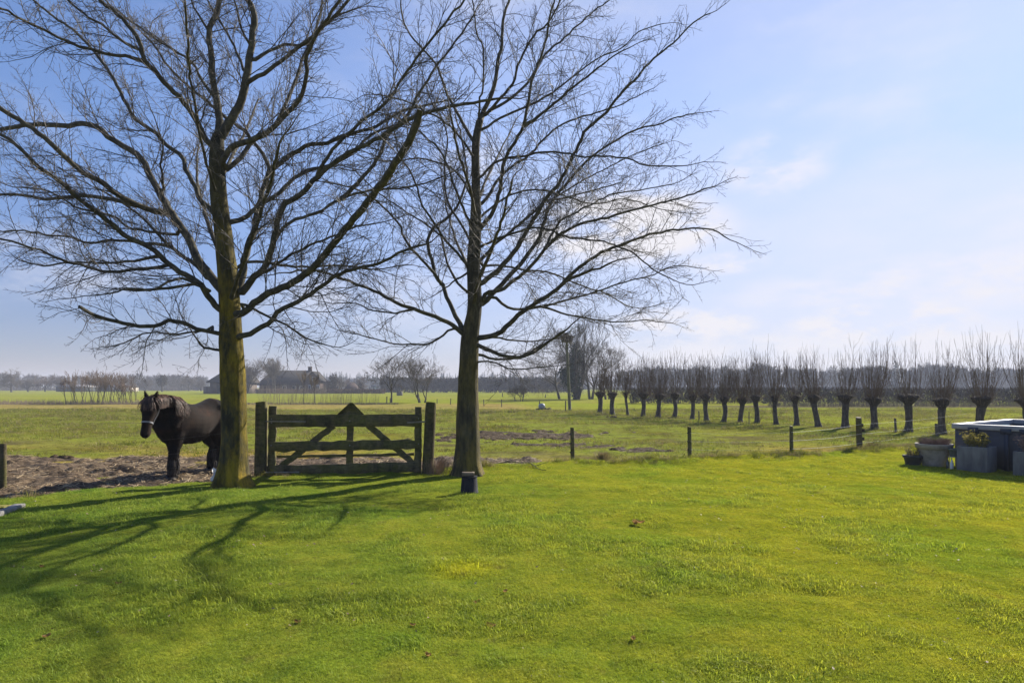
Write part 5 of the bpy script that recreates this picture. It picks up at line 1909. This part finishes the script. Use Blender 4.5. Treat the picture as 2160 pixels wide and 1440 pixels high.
m.lathe([(.02, .02), (.12, .03), (.22, .12), (.25, .25), (.20, .38), (.10, .44), (.01, .45)], a, 20)
m_tub = mat_noise("blue_grey_tub", [(.16, .18, .23), (.26, .28, .34)], 5, .5, 0)
tag(m.build('feed_tub', m_tub, None, True, a), 'small rounded blue-grey tub standing beside a thin stake in the field', 'tub')
a = G(843, 834)
m = MB()
m.lathe([(.5, -.05), (.55, .1), (.55, .75), (.5, .8), (.01, .78)], a, 16)
tag(m.build('hay_feeder', m_hedge, None, True, a), 'small dark drum standing in the bright far field right of the slender tree', 'drum')

# ------------------------------------------------------------------ nest pole, nest, storks
Yn = GY(864)
a = np.array([at(1202, Yn), Yn, 0])
b_ = P(1195.5, 722, Yn)
T = thing('nest_pole', 'tall greenish pole carrying a stork nest, right of the slimmer tree', 'pole', a)
m = MB()
m.tube(np.array([a + (b_ - a) * u for u in np.linspace(-.01, 1, 8)]), np.linspace(.115, .085, 8), 10, True)
m_npole = mat_noise("green_pole", [(.085, .085, .045), (.16, .15, .085)], 3, .9, .2, .02)
m.build('shaft', m_npole, T, True, a)
m = MB()
m.lathe([(.05, .0), (.40, .02), (.42, .06), (.05, .08)], b_, 14)
for s in range(4):
    d = np.array([math.cos(s * 1.571 + .4), math.sin(s * 1.571 + .4), 0])
    m.tube([b_ - np.array([0, 0, .55]) + d * .07, b_ + d * .38], [.025, .025], 5)
m.build('platform', m_pole, T, False, a)
r = np.random.default_rng(77)
m = MB()
c0 = b_ + np.array([0, 0, .08])
for _ in range(520):
    t = r.random() * 6.283
    z = r.random() * .40
    q = (.36 + .13 * z / .4) * math.sqrt(r.uniform(.35, 1))
    p = c0 + np.array([math.cos(t) * q, math.sin(t) * q, z])
    d = unit((-math.sin(t) + r.normal(0, .5), math.cos(t) + r.normal(0, .5), r.normal(0, .3)))
    l = r.uniform(.15, .42)
    m.tube([p - d * l / 2, p + d * l / 2], [.011, .007], 3)
m.lathe([(.33, .0), (.42, .2), (.42, .33), (.30, .30), (.01, .24)], c0, 16)
m_stick = mat_noise("nest_sticks", [(.035, .028, .022), (.085, .065, .05)], 3, .9, 0, coord='Position')
tag(m.build('stork_nest', m_stick, None, False, c0), 'bulky stick nest on top of the tall pole', 'nest')
m_bw = mat_noise("white_feathers", [(.5, .48, .46), (.7, .68, .66)], 6, .8, 0)
m_bb = mat_noise("black_feathers", [(.012, .012, .014), (.03, .03, .032)], 6, .6, 0)
m_red = mat_noise("red_beak", [(.35, .06, .03), (.5, .10, .05)], 6, .5, 0)
for k, (px, lab, flip) in enumerate([(1190, 'left one of two storks sitting in the nest on the pole', -1), (1199, 'right one of two storks sitting in the nest on the pole', 1)]):
    s0 = P(px, 709, Yn + .05 * k)
    T = thing('stork', lab, 'bird', s0, 0, 'storks in the nest')
    m = MB()      # body, neck and head in one
    e = np.array([flip, -.25, 0]) / 1.03
    pts = np.array([s0 + e * x + np.array([0, 0, z]) for x, z in ((-.26, .12), (-.16, .17), (0, .22), (.10, .29), (.15, .38), (.17, .46), (.20, .52), (.25, .53), (.29, .52))])
    m.tube(pts, [.03, .09, .125, .10, .055, .04, .042, .045, .02], 12, True)
    m.build('body', m_bw, T, True, s0)
    m = MB()
    m.tube(np.array([s0 + e * x + np.array([0, 0, z]) for x, z in ((-.40, .04), (-.30, .09), (-.15, .15), (-.02, .19))]), [.015, .07, .11, .12], 10, True)
    m.build('wing', m_bb, T, True, s0)
    m = MB()
    m.tube([s0 + e * .28 + np.array([0, 0, .525]), s0 + e * .48 + np.array([0, 0, .50])], [.016, .003], 6, True)
    m.build('beak', m_red, T, True, s0)

# ------------------------------------------------------------------ pool and planters
PA = np.array([9.0, 13.0, 0])
pu, pv = unit((.66, -.93, 0)), unit((2.48, 1.9, 0))
pv = unit(pv - pu * pu.dot(pv))
PL, PW, PH = 5.2, 3.1, .90
m_liner = mat_noise("blue_grey_liner", [(.055, .059, .070), (.085, .090, .105)], 4, .5, .15, .006, (1, 1, 3))
m_rail = mat_noise("grey_rail_plastic", [(.24, .24, .255), (.34, .34, .355)], 5, .45, 0)
m_in = mat_noise("blue_pool_lining", [(.08, .14, .22), (.14, .22, .32)], 3, .4, 0)
m_sup = mat_noise("dark_blue_steel", [(.030, .038, .055), (.05, .06, .085)], 6, .5, 0, metal=.2)
m_water = mat_noise("pool_water", [(.02, .05, .07), (.03, .07, .09)], 2, .05, .05, .01, spec=.6)
pc = PA + pu * PL / 2 + pv * PW / 2
T = thing('frame_pool', 'blue-grey above-ground frame pool with pale grey top rail at the right edge', 'pool', pc)
prot = np.stack([pu, pv, np.array([0, 0, 1.])], 1)


def pb(m, u0, u1, v0, v1, z0, z1):
    m.box(PA + pu * (u0 + u1) / 2 + pv * (v0 + v1) / 2 + np.array([0, 0, (z0 + z1) / 2]), (u1 - u0, v1 - v0, z1 - z0), prot)


m = MB()
z1 = PH - .10
pb(m, .0, PL, .0, .03, 0, z1)
pb(m, .0, PL, PW - .03, PW, 0, z1)
pb(m, .0, .03, .031, PW - .031, 0, z1)
pb(m, PL - .03, PL, .031, PW - .031, 0, z1)
m.build('wall', m_liner, T, False, pc)
m = MB()
pb(m, .033, PL - .033, .033, .040, .02, PH - .03)
pb(m, .033, PL - .033, PW - .040, PW - .033, .02, PH - .03)
pb(m, .033, .040, .041, PW - .041, .02, PH - .03)
pb(m, PL - .040, PL - .033, .041, PW - .041, .02, PH - .03)
m.build('lining', m_in, T, False, pc)
m = MB()
pb(m, .042, PL - .042, .042, PW - .042, .03, PH - .24)
m.build('water', m_water, T, False, pc)
for nm, (u0, u1, v0, v1) in enumerate(((-.05, PL + .05, -.05, .07), (-.05, PL + .05, PW - .07, PW + .05), (-.05, .07, .072, PW - .072), (PL - .07, PL + .05, .072, PW - .072))):
    m = MB()
    pb(m, u0, u1, v0, v1, PH - .105, PH)
    o = m.build('top_rail', m_rail, T, False, pc)
    bv = o.modifiers.new('bevel', 'BEVEL')
    bv.width, bv.segments = .018, 3
for i in range(9):
    u = .33 + i * .42 + .12 * (i % 2)
    if u > PL:
        break
    m = MB()
    pb(m, u - .035, u + .035, -.048, -.004, .0, PH - .107)
    pb(m, u - .09, u + .09, -.058, -.051, PH - .16, PH - .06)
    m.build('support', m_sup, T, False, pc)
for i in range(4):
    v = .5 + i * .7
    m = MB()
    m.box(PA - pu * .03 + pv * v + np.array([0, 0, (PH - .107) / 2]), (.044, .07, PH - .11), prot)
    m.build('support', m_sup, T, False, pc)
m = MB()
pb(m, PL * .16, PL * .16 + .3, PW - .10, PW - .072, PH - .16, PH - .11)
m.build('skimmer', mat_noise("yellow_plastic", [(.5, .42, .05), (.6, .5, .08)], 5, .5, 0), T, False, pc)

m_conc = mat_noise("grey_planter", [(.085, .085, .088), (.155, .154, .155), (.215, .213, .21)], 6, .85, .3, .006, (1, 1, .3), detail=9)
m_soil = mat_noise("potting_soil", [(.02, .015, .012), (.05, .04, .03)], 20, .95, .5, .02)
m_bamboo = grass_mat("yellow_green_leaves", lambda nt: ramp_noise(nt, [(.10, .10, .02), (.19, .165, .035), (.28, .235, .07)], 4, 4, .6, coord='Position', lo=.35, hi=.65)[0], .4)
m_heather = mat_noise("dry_heather", [(.11, .075, .06), (.22, .15, .125), (.30, .22, .18)], 5, .9, 0, coord='Position')
m_stone = mat_noise("stone_pot", [(.16, .14, .12), (.27, .24, .21), (.33, .30, .27)], 6, .85, .25, .006)
m_darkpot = mat_noise("dark_pot", [(.035, .033, .030), (.075, .070, .062)], 9, .85, .25, .006)
m_gpot = mat_noise("grey_green_pot", [(.10, .12, .11), (.17, .19, .18)], 7, .7, .2, .005)


def square_planter(name, label, c, s, h, plant):
    T = thing(name, label, 'planter', c)
    w = .03
    m = MB()
    R = prot
    for du, dv, su, sv in ((0, -s / 2 + w / 2, s, w), (0, s / 2 - w / 2, s, w), (-s / 2 + w / 2, 0, w, s - 2 * w - .004), (s / 2 - w / 2, 0, w, s - 2 * w - .004)):
        m.box(c + pu * du + pv * dv + np.array([0, 0, h / 2]), (su, sv, h), R)
    o = m.build('body', m_conc, T, False, c)
    bv = o.modifiers.new('bevel', 'BEVEL')
    bv.width, bv.segments = .008, 2
    m = MB()
    m.box(c + np.array([0, 0, h - .05]), (s - 2 * w - .006, s - 2 * w - .006, .04), R)
    m.build('soil', m_soil, T, False, c)
    return T


c1 = np.array([8.98, 12.35, 0.0])
c1 = c1 - pv * .03
square_planter('square_planter', 'square grey planter with yellow-green bamboo before the pool', c1, .50, .505, None)


def strands(name, label, a, n, h, w, mat, seed, cat='plant', lean=.9, wd=.006, leaves=0, lmat=None, lsz=.06):
    r = np.random.default_rng(seed)
    T = thing(name, label, cat, a)
    m, l = MB(), MB()
    for _ in range(n):
        t = r.random() * 6.283
        q = w * .32 * math.sqrt(r.random())
        p = np.array([a[0] + math.cos(t) * q, a[1] + math.sin(t) * q, a[2]])
        hh = h * r.uniform(.5, 1.1)
        o = np.array([math.cos(t), math.sin(t), 0]) * lean * hh * r.uniform(.1, 1)
        pts = [p, p + o * .3 + np.array([0, 0, hh * .5]), p + o * .65 + np.array([0, 0, hh * .85]), p + o + np.array([0, 0, hh])]
        m.tube(pts, [wd * .5, wd * .45, wd * .35, wd * .2], 3)
        for _ in range(leaves):
            u = r.uniform(.3, 1)
            g = p + o * u + np.array([0, 0, hh * u])
            d = unit(r.normal(0, 1, 3) + np.array([0, 0, -.3]))
            l.leaf(g, d, unit(r.normal(0, 1, 3)), lsz * r.uniform(.6, 1.4), lsz * .30)
    m.build('stalks' if leaves else 'stems', mat, T, False, a)
    if leaves:
        l.build('foliage', lmat, T, False, a)
    return T


strands('bamboo_plant', 'bushy yellow-green bamboo growing in the square grey planter', c1 + np.array([0, 0, .47]), 46, .30, .42, m_bamboo, 1, lean=.55, wd=.005, leaves=16, lmat=m_bamboo)
c2 = PA + pu * 1.36 - pv * .42
square_planter('square_planter', 'grey planter cut off by the right edge of the picture', c2, .42, .47, None)
strands('dry_shrub', 'reddish dry shrub in the planter at the right picture edge', c2 + np.array([0, 0, .43]), 130, .34, .36, m_heather, 2, lean=.5, wd=.006, leaves=6, lmat=m_heather, lsz=.04)
c3 = np.array([8.57, 13.0, 0.0])
T = thing('bowl_planter', 'large round beige planter with a wide rim, left of the square one', 'planter', c3)
m = MB()
m.lathe([(.19, 0), (.20, .01), (.235, .18), (.285, .37), (.295, .395), (.32, .40), (.335, .485), (.332, .495), (.312, .495), (.30, .42), (.01, .42)], c3, 40)
m.build('body', m_stone, T, True, c3)
m = MB()
m.lathe([(.302, .425), (.01, .445)], c3, 30)
m.build('soil', m_soil, T, True, c3)
strands('dry_heather', 'mound of dry brownish heather in the large round planter', c3 + np.array([0, 0, .44]), 700, .17, .74, m_heather, 3, lean=.9, wd=.006)
c4 = np.array([8.22, 13.12, 0.0])
T = thing('flower_pot', 'low dark round pot at the left end of the planters', 'pot', c4)
m = MB()
m.lathe([(.12, 0), (.125, .01), (.165, .19), (.185, .195), (.19, .245), (.17, .25), (.16, .20), (.01, .20)], c4, 28)
m.build('body', m_darkpot, T, True, c4)
m = MB()
m.lathe([(.162, .205), (.01, .215)], c4, 20)
m.build('soil', m_soil, T, True, c4)
strands('dry_pot_plant', 'thin yellowish dry plant in the low dark pot', c4 + np.array([0, 0, .21]), 70, .19, .30, m_drygrass, 4, lean=.5, wd=.006, leaves=3, lmat=m_drygrass, lsz=.05)
c5 = np.array([8.735, 12.66, 0.0])
T = thing('plant_stand', 'small wire plant stand between the round and the square planter', 'stand', c5)
for k in range(4):
    m = MB()
    t = k * 1.571 + .5
    m.tube([c5 + np.array([math.cos(t) * .09, math.sin(t) * .09, 0]), c5 + np.array([math.cos(t) * .07, math.sin(t) * .07, .26])], [.008, .008], 6)
    m.build('leg', m_rail, T, False, c5)
m = MB()
m.lathe([(.005, .255), (.10, .258), (.10, .268), (.005, .27)], c5, 20)
m.build('shelf', m_rail, T, False, c5)
T = thing('flower_pot', 'small grey-green pot raised on the wire stand', 'pot', c5 + np.array([0, 0, .27]))
m = MB()
m.lathe([(.06, .27), (.065, .275), (.085, .39), (.095, .393), (.098, .43), (.086, .432), (.08, .40), (.01, .40)], c5, 24)
m.build('body', m_gpot, T, True, c5 + np.array([0, 0, .27]))
for k, (dx, dy) in enumerate(((-.13, -.02), (-.11, -.11))):
    c6 = c5 + np.array([dx, dy, 0.02])
    m = MB()
    m.lathe([(.03, 0), (.033, .005), (.033, .13), (.014, .16), (.014, .19), (.005, .192)], c6, 14)
    tag(m.build('bottle', m_white if k else m_pane, None, True, c6), ('white' if k else 'dark') + ' small bottle on the grass under the raised pot', 'bottle')
# ------------------------------------------------------------------ the horse
HF = math.atan2(-.954, -.30)                # heading: towards the viewer and a little to the left
HO = np.array([-5.915, 11.86, 0.0])


def loft(m, rings, seg=24, sup=2.0, keel=0.0):
    """rings: centre, right vector, up vector, half width, half height up, half height down"""
    V = []
    ang = np.arange(seg) / seg * 2 * math.pi
    for c, rt, up, w, hu, hd in rings:
        cs, sn = np.cos(ang), np.sin(ang)
        e = 2.0 / sup
        x = np.sign(cs) * np.abs(cs) ** e * w
        y = np.sign(sn) * np.abs(sn) ** e
        x = x * np.where(sn < 0, 1 - keel * np.abs(sn) ** 1.5, 1)
        y = np.where(y > 0, y * hu, y * hd)
        V.append(np.asarray(c) + x[:, None] * np.asarray(rt) + y[:, None] * np.asarray(up))
    n = len(rings)
    V = np.array(V).reshape(-1, 3)
    q = [(i * seg + j, i * seg + (j + 1) % seg, (i + 1) * seg + (j + 1) % seg, (i + 1) * seg + j) for i in range(n - 1) for j in range(seg)]
    k = len(V)
    V = np.vstack([V, rings[0][0], rings[-1][0]])
    t = [((j + 1) % seg, j, k) for j in range(seg)] + [((n - 1) * seg + j, (n - 1) * seg + (j + 1) % seg, k + 1) for j in range(seg)]
    m.add(V, q, t)


Yv, Zv = np.array([0, 1., 0]), np.array([0, 0, 1.])
body = MB()
TOR = [(-.80, 1.00, .07, .10, .12), (-.765, 1.03, .15, .20, .22), (-.68, 1.06, .235, .30, .28), (-.55, 1.08, .275, .335, .30), (-.42, 1.07, .285, .36, .31), (-.28, 1.02, .285, .355, .34),
       (-.12, .985, .305, .345, .37), (.05, .97, .315, .35, .37), (.20, .98, .305, .375, .37), (.34, .99, .28, .44, .38), (.45, .98, .265, .46, .38), (.56, .99, .25, .39, .36), (.66, 1.0, .205, .30, .31), (.73, 1.0, .15, .20, .23), (.77, 1.0, .07, .10, .12)]
loft(body, [((x, 0, z), Yv, Zv, w, a, b_) for x, z, w, a, b_ in TOR], 30, 2.1, .28)
# neck, bending to the horse's left
NK = [((.42, .00, 1.12), (.92, 0, .38), .20, .28, .26), ((.58, .015, 1.20), (.92, .1, .35), .165, .25, .27), ((.74, .04, 1.275), (.92, .18, .30), .125, .205, .245), ((.88, .07, 1.325), (.92, .22, .25), .105, .165, .205), ((.99, .10, 1.345), (.90, .28, .10), .095, .12, .165), ((1.07, .125, 1.335), (.9, .28, -.1), .075, .09, .12)]
rings = []
for c, d, w, a, b_ in NK:
    d = unit(d)
    rt = unit(np.cross(Zv, d))
    rings.append((c, rt, np.cross(d, rt), w, a, b_))
loft(body, rings, 24)
# head hanging nearly upright, turned a little to the left
hy = math.radians(18)
hf = np.array([math.cos(hy), math.sin(hy), 0])
hw = np.array([-math.sin(hy), math.cos(hy), 0])
h0 = np.array([1.03, .115, 1.435])
hd = unit(hf * .30 - Zv * .95)
hn = unit(hf - hd * hf.dot(hd))
HL = .66
HEAD = [(-.03, .068, .05, .06), (.04, .098, .075, .12), (.14, .112, .085, .165), (.24, .120, .09, .190), (.36, .112, .085, .180), (.48, .092, .078, .145), (.60, .080, .070, .112), (.72, .074, .064, .098), (.83, .078, .062, .098), (.93, .074, .058, .092), (.99, .050, .046, .060), (1.02, .028, .028, .035)]
rings = [(h0 + hd * HL * t, hw, hn, w, a, b_) for t, w, a, b_ in HEAD]
loft(body, rings, 22, 2.3)
for s in (-1, 1):      # point of hip, point of shoulder, elbow, jowl
    body.tube([(-.52, s * .19, 1.20), (-.42, s * .205, 1.24), (-.32, s * .20, 1.21)], [.04, .085, .04], 10, True)
    body.tube([(.40, s * .19, 1.30), (.52, s * .205, 1.12), (.62, s * .175, .95), (.60, s * .15, .85)], [.03, .085, .10, .05], 10, True)
    body.tube([(-.62, s * .17, 1.18), (-.60, s * .20, 1.00), (-.52, s * .19, .84)], [.05, .12, .09], 10, True)
    p = h0 + hd * HL * .27 - hn * .085 + hw * s * .055
    body.tube([p - hd * .06, p, p + hd * .06], [.03, .072, .03], 10, True)
for s in (-1, 1):      # brow ridge, cheek, nostril rim
    p = h0 + hd * HL * .26 + hw * s * .100 + hn * .045
    body.tube([p - hd * .05, p, p + hd * .05], [.018, .032, .018], 8, True)
    p = h0 + hd * HL * .92 + hw * s * .045 + hn * .035
    body.tube([p - hd * .03, p + hd * .025], [.02, .022], 8, True)
    # ear: a tapering cupped cone
    e0 = h0 + hw * s * .065 - hd * .00 - hn * .01
    eu = unit(Zv + hw * s * .30 + hf * .12)
    body.tube([e0 - eu * .03, e0 + eu * .03, e0 + eu * .075, e0 + eu * .125, e0 + eu * .165], [.030, .036, .033, .020, .005], 10, True)


def leg(pts, seg=14):
    P_ = np.array([p[:3] for p in pts], float)
    body.tube(P_, [p[3] for p in pts], seg, True)


# front legs (left one set back, right one forward), hind legs with hock, cannon, fetlock
for s, dx, yy in ((1, .09, .085), (-1, -.08, -.085)):
    leg([(.42, yy * 1.0, 1.05, .10), (.43 + dx * .4, yy * 1.15, .86, .145), (.425 + dx * .7, yy * 1.12, .70, .125), (.43 + dx, yy * 1.03, .55, .095), (.435 + dx, yy, .45, .082), (.44 + dx, yy, .40, .080), (.43 + dx, yy, .34, .066), (.425 + dx, yy, .24, .060), (.43 + dx, yy, .16, .066), (.445 + dx, yy, .12, .058), (.47 + dx, yy, .075, .056), (.485 + dx, yy, .05, .07), (.495 + dx, yy, .002, .083)])
for s, dx, yy in ((1, .03, .15), (-1, -.03, -.15)):
    leg([(-.50, yy * .95, 1.05, .19), (-.47 + dx, yy * 1.02, .88, .165), (-.46 + dx, yy, .74, .14), (-.53 + dx, yy, .62, .105), (-.62 + dx, yy, .53, .084), (-.655 + dx, yy, .46, .076), (-.64 + dx, yy, .38, .066), (-.625 + dx, yy, .28, .060), (-.615 + dx, yy, .18, .054), (-.60 + dx, yy, .13, .058), (-.575 + dx, yy, .075, .056), (-.56 + dx, yy, .05, .07), (-.55 + dx, yy, .002, .083)])

tmp = bpy.data.objects.new("horse_raw", body.mesh("horse_raw"))
COL.objects.link(tmp)
rm = tmp.modifiers.new('remesh', 'REMESH')
rm.mode, rm.voxel_size = 'VOXEL', .014
sm = tmp.modifiers.new('smooth', 'SMOOTH')
sm.factor, sm.iterations = .5, 8
dg = bpy.context.evaluated_depsgraph_get()
hm = bpy.data.meshes.new_from_object(tmp.evaluated_get(dg))
bpy.data.objects.remove(tmp)
hm.name = 'horse_body'
hm.polygons.foreach_set('use_smooth', np.ones(len(hm.polygons), bool))

m_coat, nt, b = new_mat("dark_winter_coat")
c, f = ramp_noise(nt, [(.004, .003, .0025), (.010, .0065, .005), (.027, .016, .010)], 3.2, 6, .65, (1, 1, 1), 'Object', .32, .68)
br, bf = ramp_noise(nt, [(.55, .5, .5), (1, 1, 1), (2.0, 1.45, 1.15)], 2.1, 4, .6, (1, 1, 1.4), 'Object', .38, .64)
c = mixc(nt, 1.0, c, br, 'MULTIPLY')
hair, hfac = ramp_noise(nt, [(.7, .7, .7), (1.35, 1.3, 1.3)], 60, 4, .7, (1, 1, .18), 'Object', .3, .7)
c = mixc(nt, .8, c, hair, 'MULTIPLY')
# greyer hair over the flank and belly, black legs
fl = nmul(nt, pos_range(nt, 'Z', .62, .80, coord='Object'), pos_range(nt, 'Z', 1.28, 1.02, coord='Object'))
fl = nmul(nt, fl, nmul(nt, pos_range(nt, 'X', .50, .25, coord='Object'), .55))
c = mixc(nt, fl, c, (.040, .030, .024))
nt.links.new(c, b.inputs['Base Color'])
b.inputs['Roughness'].default_value, b.inputs['Specular IOR Level'].default_value = .80, .07
b.inputs['Sheen Weight'].default_value, b.inputs['Sheen Roughness'].default_value = .04, .5
bump(nt, b, hfac, .4, .01)
m_mane = mat_noise("mane_hair", [(.012, .008, .006), (.075, .042, .030), (.19, .11, .078)], 22, .55, 0, stretch=(1, 1, .3))
m_blackhair = mat_noise("black_hair", [(.008, .006, .006), (.03, .022, .018)], 22, .55, 0, stretch=(1, 1, .3))
m_halter = mat_noise("grey_halter", [(.17, .175, .19), (.27, .275, .295)], 12, .6, 0)
m_eye = mat_noise("dark_eye", [(.006, .005, .004), (.01, .008, .006)], 5, .1, 0, spec=.6)
m_hoof = mat_noise("hoof_horn", [(.02, .018, .016), (.06, .05, .042)], 12, .7, 0)

horse = thing('horse', 'dark brown horse with a pale halter standing in the mud left of the thick trunk', 'horse', HO, HF)
hb_ = bpy.data.objects.new('body', hm)
hm.materials.clear()
hm.materials.append(m_coat)
COL.objects.link(hb_)
hb_.parent = horse


def part(m, name, mat, smooth=True, parent=horse):
    me = m.mesh(name)
    if smooth:
        me.polygons.foreach_set('use_smooth', np.ones(len(me.polygons), bool))
    me.materials.append(mat)
    o = bpy.data.objects.new(name, me)
    COL.objects.link(o)
    o.parent = parent
    return o


r = np.random.default_rng(3)
# mane: parted, falling down the left side of the neck, longest at the withers
mane = MB()
crest = smooth_path(np.array([(1.04, .115, 1.47), (.96, .095, 1.495), (.86, .065, 1.50), (.74, .04, 1.495), (.62, .02, 1.475), (.50, .005, 1.455), (.40, 0, 1.44)]), 40)
for k in range(1500):
    u = r.random()
    i = int(u * 38)
    p = crest[i] + (crest[i + 1] - crest[i]) * r.random() + np.array([0, r.normal(0, .012), -.02])
    s = 1 if u > .45 or r.random() < .85 else -1
    L = (.10 + .10 * r.random()) if u < .6 else r.uniform(.16, .34)
    out = (.075 + .04 * r.random() + (.10 if u > .6 else .02)) * (1 if s > 0 else .6)
    q1 = p + np.array([r.normal(0, .01) - .01, s * out * .5, .035])
    q2 = p + np.array([r.normal(0, .02) - .03, s * out * 1.05, -L * .35])
    q3 = p + np.array([r.normal(0, .02) - .045, s * (out * 1.3), -L])
    w = r.uniform(.003, .007)
    mane.tube([p, q1, q2, q3], [w, w, w * .8, w * .3], 3)
o_mane = part(mane, 'mane', m_mane, False)
fore = MB()
for k in range(220):
    p = h0 + hw * r.normal(0, .03) - hd * .03 + hn * .06
    e = r.normal(0, .035)
    L = r.uniform(.14, .28)
    fore.tube([p, p + hn * .045 + hd * .05, p + hn * .05 + hd * L * .6 + hw * e, p + hn * .035 + hd * L + hw * e * 1.5], [.005, .005, .004, .0015], 3)
part(fore, 'forelock', m_mane, False)
tail = MB()
for k in range(650):
    a, q = r.random() * 6.283, .04 * math.sqrt(r.random())
    p = np.array([-.79, math.cos(a) * q, 1.20 + math.sin(a) * q])
    L = r.uniform(.75, 1.08)
    o = r.normal(0, .05, 2)
    o[1] -= .10
    tail.tube([p, p + np.array([-.06, o[1] * .4, -.12]), p + np.array([-.09 + o[0] * .5, o[1] * .9, -L * .5]), p + np.array([-.07 + o[0], o[1] * 1.3, -L * .85]), p + np.array([-.05 + o[0], o[1], -L])], [.005, .006, .006, .005, .002], 3)
part(tail, 'tail', m_mane, False)
feather = None
for s, dx, yy, fx in ((1, .09, .085, .44), (-1, -.08, -.085, .44), (1, .03, .15, -.615), (-1, -.03, -.15, -.615)):
    fe = MB()
    for k in range(300):
        a = r.random() * 6.283
        z = r.uniform(.12, .46)
        q = .058
        p = np.array([fx + dx + math.cos(a) * q, yy + math.sin(a) * q, z])
        out = r.uniform(.0, .028)
        bk = -.02 if math.cos(a) < 0 else .01
        L = min(z - .005, r.uniform(.12, .26))
        fe.tube([p, p + np.array([math.cos(a) * out + bk, math.sin(a) * out, -L * .4]), p + np.array([math.cos(a) * out * 1.1 + bk + .02, math.sin(a) * out * 1.1, -L])], [.005, .005, .002], 3)
    part(fe, 'feather', m_blackhair, False)
    hoof = MB()
    x = fx + dx + (.055 if fx > 0 else .065)
    hoof.lathe([(.088, -.002), (.09, .01), (.078, .055), (.06, .06)], (x, yy, 0), 18)
    part(hoof, 'hoof', m_hoof)
for s in (-1, 1):
    ey = MB()
    p = h0 + hd * HL * .285 + hw * s * .108 + hn * .035
    ey.lathe([(.001, -.019), (.012, -.014), (.018, 0), (.012, .014), (.001, .019)], p, 12)
    part(ey, 'eye', m_eye)


def head_ring(t, ex):
    ts = [x[0] for x in HEAD]
    w, a, b_ = (np.interp(t, ts, [x[i] for x in HEAD]) for i in (1, 2, 3))
    return h0 + hd * HL * t, w + ex, a + ex, b_ + ex


def strap(ring, wid, name, parent):
    m = MB()
    n = len(ring)
    c = np.mean(ring, axis=0)
    V = []
    for p, d in ring:
        V += [p - d * wid, p + d * wid]
    return V


halter, cheek = MB(), MB()
ang = np.linspace(0, 2 * math.pi, 33)[:-1]
V = []
c, w, a, b_ = head_ring(.62, .010)
for t in ang:
    y = math.sin(t)
    p = c + hw * math.cos(t) * w + hn * (y * (a if y > 0 else b_))
    V += [p - hd * .013, p + hd * .013]
halter.add(V, [(2 * i, 2 * ((i + 1) % 32), 2 * ((i + 1) % 32) + 1, 2 * i + 1) for i in range(32)])
for s in (-1, 1):
    pts = []
    for t, f_ in ((.62, -.30), (.50, -.40), (.38, -.48), (.26, -.45), (.14, -.35), (.03, -.15), (-.05, .1)):
        c, w, a, b_ = head_ring(t, .010)
        th = math.asin(max(-1, min(1, f_)))
        pts.append(c + hw * s * w * math.cos(th) + hn * (f_ * b_ if f_ < 0 else f_ * a))
    cheek.tube(smooth_path(np.array(pts), 16), .0065, 5)
c, w, a, b_ = head_ring(.34, .012)
cheek.tube(smooth_path(np.array([c + hw * .9 * w - hn * b_ * .45, c - hn * (b_ + .02), c - hw * .9 * w - hn * b_ * .45]), 9), .007, 5)
o_h = part(halter, 'halter', m_halter)
part(cheek, 'strap', mat_noise("grey_strap", [(.10, .10, .11), (.18, .18, .19)], 12, .7, 0), parent=o_h)
# shaggy winter coat: short locks lying back and down over the body
nv = len(hm.vertices)
co, no = np.empty(nv * 3, np.float32), np.empty(nv * 3, np.float32)
hm.vertices.foreach_get('co', co)
hm.vertices.foreach_get('normal', no)
co, no = co.reshape(-1, 3).astype(float), no.reshape(-1, 3).astype(float)
locks = MB()
r = np.random.default_rng(9)
pick = r.choice(nv, 11000)
for i in pick:
    p, n = co[i], no[i]
    if (p[0] > .98 and p[2] < 1.3) or (p[2] > .80 and p[0] < .52):        # the face and the flanks are smooth
        continue
    fl = np.array([-.55, 0, -.8]) + r.normal(0, .18, 3)
    fl = fl - n * fl.dot(n)
    fl = unit(fl)
    L = r.uniform(.025, .055) * (1.25 if p[2] < .75 or p[0] > .5 else 1)
    w = r.uniform(.0022, .0042)
    locks.tube([p - n * .004, p + n * .008 + fl * L * .5, p + n * (.006 + .010 * r.random()) + fl * L], [w, w * .8, w * .2], 3)
part(locks, 'coat_hair', m_coat, False)
# ------------------------------------------------------------------ the air
HAZE = .0008
m = MB()
m.box((0, 700, 7.9), (2900, 1600, 18.4))
hz = bpy.data.materials.new("haze")
hz.use_nodes = True
nt = hz.node_tree
nt.nodes.clear()
o_, v_ = nt.nodes.new('ShaderNodeOutputMaterial'), nt.nodes.new('ShaderNodeVolumePrincipled')
v_.inputs['Color'].default_value = (.80, .86, 1.0, 1)
v_.inputs['Density'].default_value = HAZE
v_.inputs['Anisotropy'].default_value = 0.0
nt.links.new(v_.outputs[0], o_.inputs['Volume'])
tag(m.build('haze', hz), kind='stuff')
